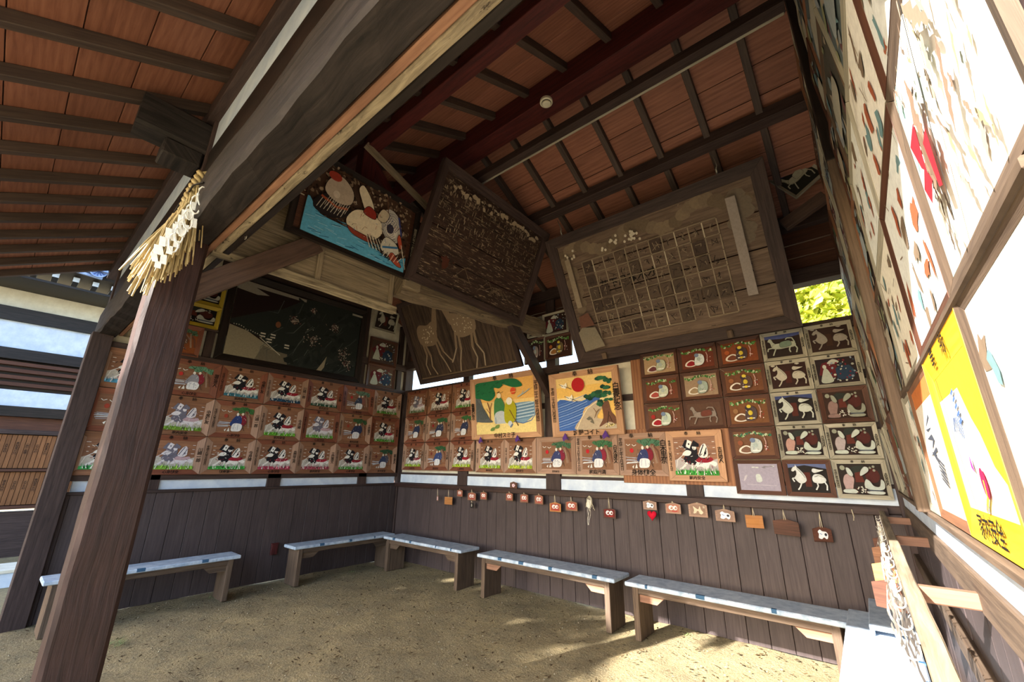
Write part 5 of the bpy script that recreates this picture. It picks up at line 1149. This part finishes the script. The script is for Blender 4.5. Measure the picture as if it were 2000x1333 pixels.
# ================================================================ STRAW FESTOON AT THE FRONT POST
t = tag(root('straw_festoon', (3.8, -4.58, 3.35)), 'twisted straw rope with hanging straw and white paper at the post top', 'straw rope')
O = np.array([3.8, -4.58, 3.35])
def L3(px, py, x=3.8): return Vector(at(px, py, 0, x) - O)
V = []; F = []
A0, A1 = L3(398, 338), L3(348, 455)
for s_ in (0, 2.09, 4.19):
    pts = []
    for i in range(40):
        f = i / 39; c_ = A0.lerp(A1, f) + Vector((0, -.02 * math.sin(f * 3), 0)); a = f * 26 + s_; rad = .022 * (1 - f * .35)
        pts.append(c_ + Vector((math.cos(a) * rad, math.sin(a) * rad, 0)))
    tube_vf(pts, .017, 6, V, F)
ob('twisted_rope', mkmesh('twisted_rope', V, F, W['straw'], smooth=True), t)
V = []; F = []; rd = random.Random(12)
for i in range(230):
    f = rd.random(); x = rd.uniform(3.72, 3.88)
    sx, sy = 392 - 62 * f + rd.uniform(-8, 8), 365 + 70 * f
    ex = sx - 4 - 88 * f ** .8 * rd.uniform(.5, 1.05) + rd.uniform(-10, 8); ey = sy + rd.uniform(90, 150)
    if rd.random() < .05: ex -= rd.uniform(5, 25); ey -= 25
    a, b_ = L3(sx, sy, x), L3(ex, ey, x + rd.uniform(-.04, .04)); mid = (a + b_) / 2 + Vector((0, rd.uniform(-.01, .01), .01))
    tube_vf([a, mid, b_], rd.uniform(.0032, .0055), 5, V, F)
o = ob('straw_fringe', mkmesh('straw_fringe', V, F, W['straw'], g=2), t)
V = []; F = []
for i in range(9):
    px, py = 392 - i * 11 + rd.uniform(-5, 5), 368 + i * 13 + rd.uniform(-5, 5); x = 3.91 + .007 * i
    for q in range(3):
        x += .0021; k = 9 if q % 2 else -7; dn = rd.uniform(15, 22)
        c4 = [L3(px, py, x), L3(px + 12, py + 3, x + .004), L3(px + 12 + k * .3, py + dn, x + .002), L3(px + k * .3, py + dn - 3, x - .003)]
        c4 += [p_ + Vector((.0015, 0, 0)) for p_ in c4]; b0 = len(V); V += c4
        F += [[b0 + j for j in f_] for f_ in ((0, 1, 2, 3), (7, 6, 5, 4), (0, 4, 5, 1), (1, 5, 6, 2), (2, 6, 7, 3), (3, 7, 4, 0))]; px += k; py += dn - 4
for i in range(7):
    cx, cy = 384 - i * 9 + rd.uniform(-8, 14), 385 + i * 15; r_ = rd.uniform(6, 11)
    tube_vf([L3(cx + r_ * math.cos(a_), cy + 1.9 * r_ * math.sin(a_), 3.99 + .004 * a_) for a_ in np.linspace(0, 5.2, 10)], .0045, 5, V, F)
ob('paper_streamers', mkmesh('paper_streamers', V, F, paint('f2f2ee')), t)
V = []; F = []
for k in range(60): a = L3(385 + rd.uniform(-6, 6), 372); b_ = a + Vector((rd.uniform(-.05, .05), rd.uniform(-.05, .05), rd.uniform(-.07, .02))); tube_vf([a, b_], .0022, 4, V, F)
ob('rope_tuft', mkmesh('rope_tuft', V, F, W['straw']), t)

# ================================================================ SMALL FITTINGS
def lathe(name, prof, mat, n=28):
    V = []; F = []
    for (r_, z) in prof:
        for k in range(n): V.append((r_ * math.cos(6.2832 * k / n), r_ * math.sin(6.2832 * k / n), z))
    for i in range(len(prof) - 1):
        for k in range(n): F.append([i * n + k, i * n + (k + 1) % n, (i + 1) * n + (k + 1) % n, (i + 1) * n + k])
    F.append([(len(prof) - 1) * n + k for k in range(n)]); return mkmesh(name, V, F, mat, smooth=False)
t = tag(root('smoke_detector', (5.30, -2.46, 5.02)), 'round cream smoke detector on the ridge beam', 'detector')
t.location = Vector(CAM + (lambda d: d * ((5.085 - CAM[2]) / d[2]))(ray(1067, 199)))
cr = mottled('plastic_cream', hx('cfcab4'), hx('ddd8c4'), 5, .4, 0)
ob('base', lathe('base', [(.062, .015), (.064, -.012), (.056, -.018), (.0, -.018)], cr), t)
ob('sensor_cap', lathe('sensor_cap', [(.045, -.018), (.044, -.034), (.03, -.042), (0, -.042)], cr), t); ob('vent_ring', lathe('vent_ring', [(.049, -.019), (.049, -.024), (.044, -.024), (.0, -.0245)], paint('55524a')), t)
t = tag(root('outlet_box', (.035, -2.34, .62)), 'small dark red outlet cover on the left wainscot', 'outlet')
p = at(535, 1073, 0, .04); t.location = (.03, p[1], p[2]); bx('cover', (0, .035), (-.045, .045), (-.075, .075), W['red'], t, g=2); bx('lip', (.0, .045), (-.05, .05), (.07, .08), W['red'], t, g=1)

# ================================================================ GROUND LITTER
V = []; F = []; rd = random.Random(77)
for i in range(2600):
    x, y = rd.uniform(.1, 7), rd.uniform(-4.9, -.05); a = rd.uniform(0, 6.28); l = rd.uniform(.008, .028); w_ = l * rd.uniform(.25, .5); z = rd.uniform(.004, .012)
    c_, s_ = math.cos(a), math.sin(a); b0 = len(V)
    V += [(x - l * c_, y - l * s_, z), (x - w_ * s_, y + w_ * c_, z + .004), (x + l * c_, y + l * s_, z + rd.uniform(0, .01)), (x + w_ * s_, y - w_ * c_, z + .002)]; F.append([b0, b0 + 1, b0 + 2, b0 + 3])
o = tag(ob('leaf_litter', mkmesh('leaf_litter', V, F, paint('54452f'))), 'small dry brown leaves and twigs scattered over the earth floor', 'leaves'); o['kind'] = 'stuff'
V = []; F = []
for i in range(700):
    x, y = rd.uniform(.1, 7), rd.uniform(-4.9, -.05); s_ = rd.uniform(.004, .011); b0 = len(V)
    V += [(x - s_, y, 0), (x, y - s_, 0), (x + s_, y, 0), (x, y + s_, 0), (x, y, s_ * .9)]; F += [[b0, b0 + 1, b0 + 4], [b0 + 1, b0 + 2, b0 + 4], [b0 + 2, b0 + 3, b0 + 4], [b0 + 3, b0, b0 + 4]]
o = tag(ob('pebbles', mkmesh('pebbles', V, F, paint('8f8570'))), 'tiny grey pebbles strewn over the earth floor', 'pebbles'); o['kind'] = 'stuff'
def tuft(x, y, s, lab, n=26):
    rd = random.Random(int(x * 100)); V = []; F = []
    for k in range(n):
        a = rd.uniform(0, 6.28); l = s * rd.uniform(.5, 1); b0 = len(V); ox, oy = rd.uniform(-s, s) * .7, rd.uniform(-s, s) * .7
        V += [(ox - .004, oy, 0), (ox + .004, oy, 0), (ox + l * .7 * math.cos(a), oy + l * .7 * math.sin(a), l * .45)]; F.append([b0, b0 + 1, b0 + 2])
    tag(ob('grass_tuft', mkmesh('grass_tuft', V, F, paint('6d8050')), None, (x, y, 0)), lab, 'grass', 'low weeds on the earth floor')
p = at(215, 1262, 2, 0); tuft(p[0], p[1], .13, 'green weed patch at the foot of the front post', 60)
p = at(415, 1168, 2, 0); tuft(p[0], p[1], .07, 'green weed by the right leg of the left bench')
p = at(688, 1118, 2, 0); tuft(p[0], p[1], .06, 'small weed along the left wall near the corner')
p = at(1345, 1245, 2, 0); tuft(p[0], p[1], .07, 'small weed in the sun near the right back bench')

# ================================================================ OUTSIDE
FX = -5.0; kf = (CAM[0] - FX) / (CAM[0] + 3.5)
def fz(z): return 1.6 + kf * (z - 1.6)
hall = tag(root('neighbour_hall', (FX, -4, 0)), 'white plastered hall with dark timber bands and name plaques behind the left post', 'building')
def hb(n, z0, z1, d, mat, y0=-6.5, y1=2.5, par=None, g=None): return bx(n, (-.2, d), (y0 + 0, y1), (fz(z0), fz(z1)), mat, par or hall, g)
hb('base_wall', .05 - .05, .86, .0, W['dark']); hb('plaster_band', 4.05, 4.36, 0, W['plaster']); hb('dark_beam', 3.83, 4.05, .08, W['black'])
hb('plaster_band', 3.38, 3.83, 0, W['plaster_sky']); hb('dark_beam', 3.2, 3.38, .08, W['black'])
for i in range(4): hb('lattice_slat', 2.78 + i * .11, 2.84 + i * .11, .04, W['emad'])
hb('lattice_back', 2.73, 3.2, -.05, W['black']); hb('plaster_band', 2.46, 2.72, 0, W['plaster_sky']); hb('dark_beam', 2.3, 2.46, .08, W['black'])
hb('dark_beam', 2.03, 2.1, .06, W['dark']); hb('lattice_back', 2.1, 2.3, -.02, W['emad']); hb('dark_beam', 1.46, 1.5, .07, W['emad']); hb('dark_beam', .9, .95, .07, W['emad']); hb('plaque_back', .9, 2.03, -.08, W['black'])
for (z0, z1) in ((.96, 1.45), (1.51, 2.02)):
    for k in range(56):
        y = -2.9 + k * .062; o = bx('name_plaque', (0, .02), (y, y + .056), (fz(z0), fz(z1)), W['plaque'], hall, g=2, ch=.002)
        if k % 2 == 0: ob('lettering', textmesh(random.choice(['奉納金壱万円', '山田一郎様', '金五千円也', '氏子中村']), .045, W['ink'], True), o, mat=frame_mat((.0105, 0, .05), (0, 1, 0), (0, 0, 1)))
for row_ in (0, 1):
    for k in range(24):
        y = -4 + k * .27; z = fz(4.42 + .13 * row_) ; bx('rafter_end', (.1 + .25 * row_, .5 + .3 * row_), (y - .045, y + .045), (z - .045, z + .045), W['black'], hall, g=0); bx('rafter_cap', (.5 + .3 * row_, .51 + .3 * row_), (y - .045, y + .045), (z - .045, z + .045), W['plaster_sky'], hall)
hb('soffit', 4.36, 4.40, .9, W['black']); hb('eave_board', 4.62, 4.85, .95, W['black'])
V = [(-.2, -6.5, fz(4.85)), (1.2, -6.5, fz(4.7)), (1.2, 2.5, fz(4.7)), (-.2, 2.5, fz(4.85)), (-3.5, 2.5, fz(6.4)), (-3.5, -6.5, fz(6.4))]
ob('tiled_roof', mkmesh('tiled_roof', V, [[0, 1, 2, 3], [0, 3, 4, 5]], W['tile']), hall)
ct = root('crest_tile', (1.1, -.7, 5.12)); ct.parent = hall; CO = np.array([FX + 1.1, -4.7, 5.12])
for i, (px, py, rr_) in enumerate(((193, 530, .13), (146, 517, .1))):
    p = at(px, py, 0, FX + 1.1) - CO; V = []; F = []; n = 20
    for q, rad in ((0, rr_), (.03, rr_), (.03, rr_ * .85), (.015, rr_ * .85)):
        for k in range(n): V.append((q, rad * math.cos(6.2832 * k / n), rad * math.sin(6.2832 * k / n)))
    for a in range(3):
        for k in range(n): F.append([a * n + k, a * n + (k + 1) % n, (a + 1) * n + (k + 1) % n, (a + 1) * n + k])
    F.append([3 * n + k for k in range(n)])
    o = ob('round_crest', mkmesh('round_crest', V, F, W['tile']), ct, tuple(p)); P_ = Vector(p)
    for k in range(12): a = 6.2832 * k / 12; bar('petal', (.02, .01 * math.cos(a), .01 * math.sin(a)), (.02, rr_ * .8 * math.cos(a), rr_ * .8 * math.sin(a)), .012, .02, paint('3f5a9c'), ct, up=(1, 0, 0)).location += P_
for k in range(4):
    a, b_ = at(95 + k * 14, 514 + k * 2, 0, FX + 1.05), at(200, 545 - k * 9, 0, FX + 1.05); a -= CO; b_ -= CO; bar('tile_band', a, b_, .05, .05, W['tile'], ct)
t = tag(root('stone_curb', (-2.4, -4.6, 0)), 'low pale stone curb beyond the left post', 'curb'); bx('curb_stone', (-.4, .2), (-1.5, .6), (0, .18), W['plaster_sky'], t); bx('curb_cap', (-.42, .22), (-1.52, .62), (.18, .22), W['plaster'], t)

# trees
leafm = {}
def leafmat(h1, h2):
    m, t, b = base_mat('leaf_' + h1, .6, .3); oi = N(t, 'ShaderNodeTexCoord'); f = noise(t, oi.outputs['Object'], 3.1, 3)
    t.links.new(mixc(t, ramp(t, f, .4, .6), hx(h1), hx(h2)), b.inputs['Base Color']); b.inputs['Transmission Weight'].default_value = 0
    return m
def tree(loc, cz, rad, n, size, label, mats, seed, trunk=.18, shape=(1, 1, .8), grp=None, hole=None):
    rd = random.Random(seed); t = tag(root('tree', loc), label, 'tree', grp); V = []; F = []
    for i in range(n):
        while True:
            p = Vector((rd.uniform(-1, 1), rd.uniform(-1, 1), rd.uniform(-1, 1)))
            if .15 < p.length < 1: break
        p = Vector((p.x * rad * shape[0], p.y * rad * shape[1], p.z * rad * shape[2] + cz)); a = Vector((rd.gauss(0, 1), rd.gauss(0, 1), rd.gauss(0, 1))).normalized(); b_ = a.orthogonal().normalized(); s_ = size * rd.uniform(.6, 1.2); b0 = len(V)
        c_ = a.cross(b_); V += [p - b_ * s_, p - c_ * s_ * .45 + a * s_ * .15, p + b_ * s_, p + c_ * s_ * .45 + a * s_ * .15]; F.append([b0, b0 + 1, b0 + 2, b0 + 3])
    o = ob('foliage', mkmesh('foliage', V, F, mats), t); o['kind'] = 'stuff'
    V, F = tube_vf([(0, 0, 0), (.1, .05, cz * .4), (0, .1, cz * .75), (.1, 0, cz)], [trunk, trunk * .8, trunk * .6, trunk * .3], 10); ob('trunk', mkmesh('trunk', V, F, W['bench'], g=2, smooth=True), t)
    for k in range(5):
        a = k * 1.3 + seed; V, F = tube_vf([(0, .05, cz * (.55 + .07 * k)), (math.cos(a) * rad * .4, math.sin(a) * rad * .4, cz * (.7 + .07 * k)), (math.cos(a) * rad * .75, math.sin(a) * rad * .75, cz * (.78 + .08 * k))], [trunk * .4, trunk * .25, .02], 6); ob('branch', mkmesh('branch', V, F, W['bench'], g=0, smooth=True), t)
lg = leafmat('8fa32a', 'd2cf4a'); dg = leafmat('3f5a28', '5f7a34')
tree((7.1, 6.0, 0), 5.0, 2.3, 9000, .13, 'yellow green leafy tree seen through the gap above the back wall', lg, 1)
TG = 'trees standing before the open front'
tree((-6.2, -13.5, 0), 5.9, 3.3, 6500, .2, 'broad dark tree standing far left before the open front', dg, 2, .3, (1.0, .8, .85), TG)
tree((-2.2, -14.2, 0), 6.0, 3.0, 7000, .2, 'broad dark tree standing before the open front at middle', dg, 3, .3, (1.0, .8, .85), TG)
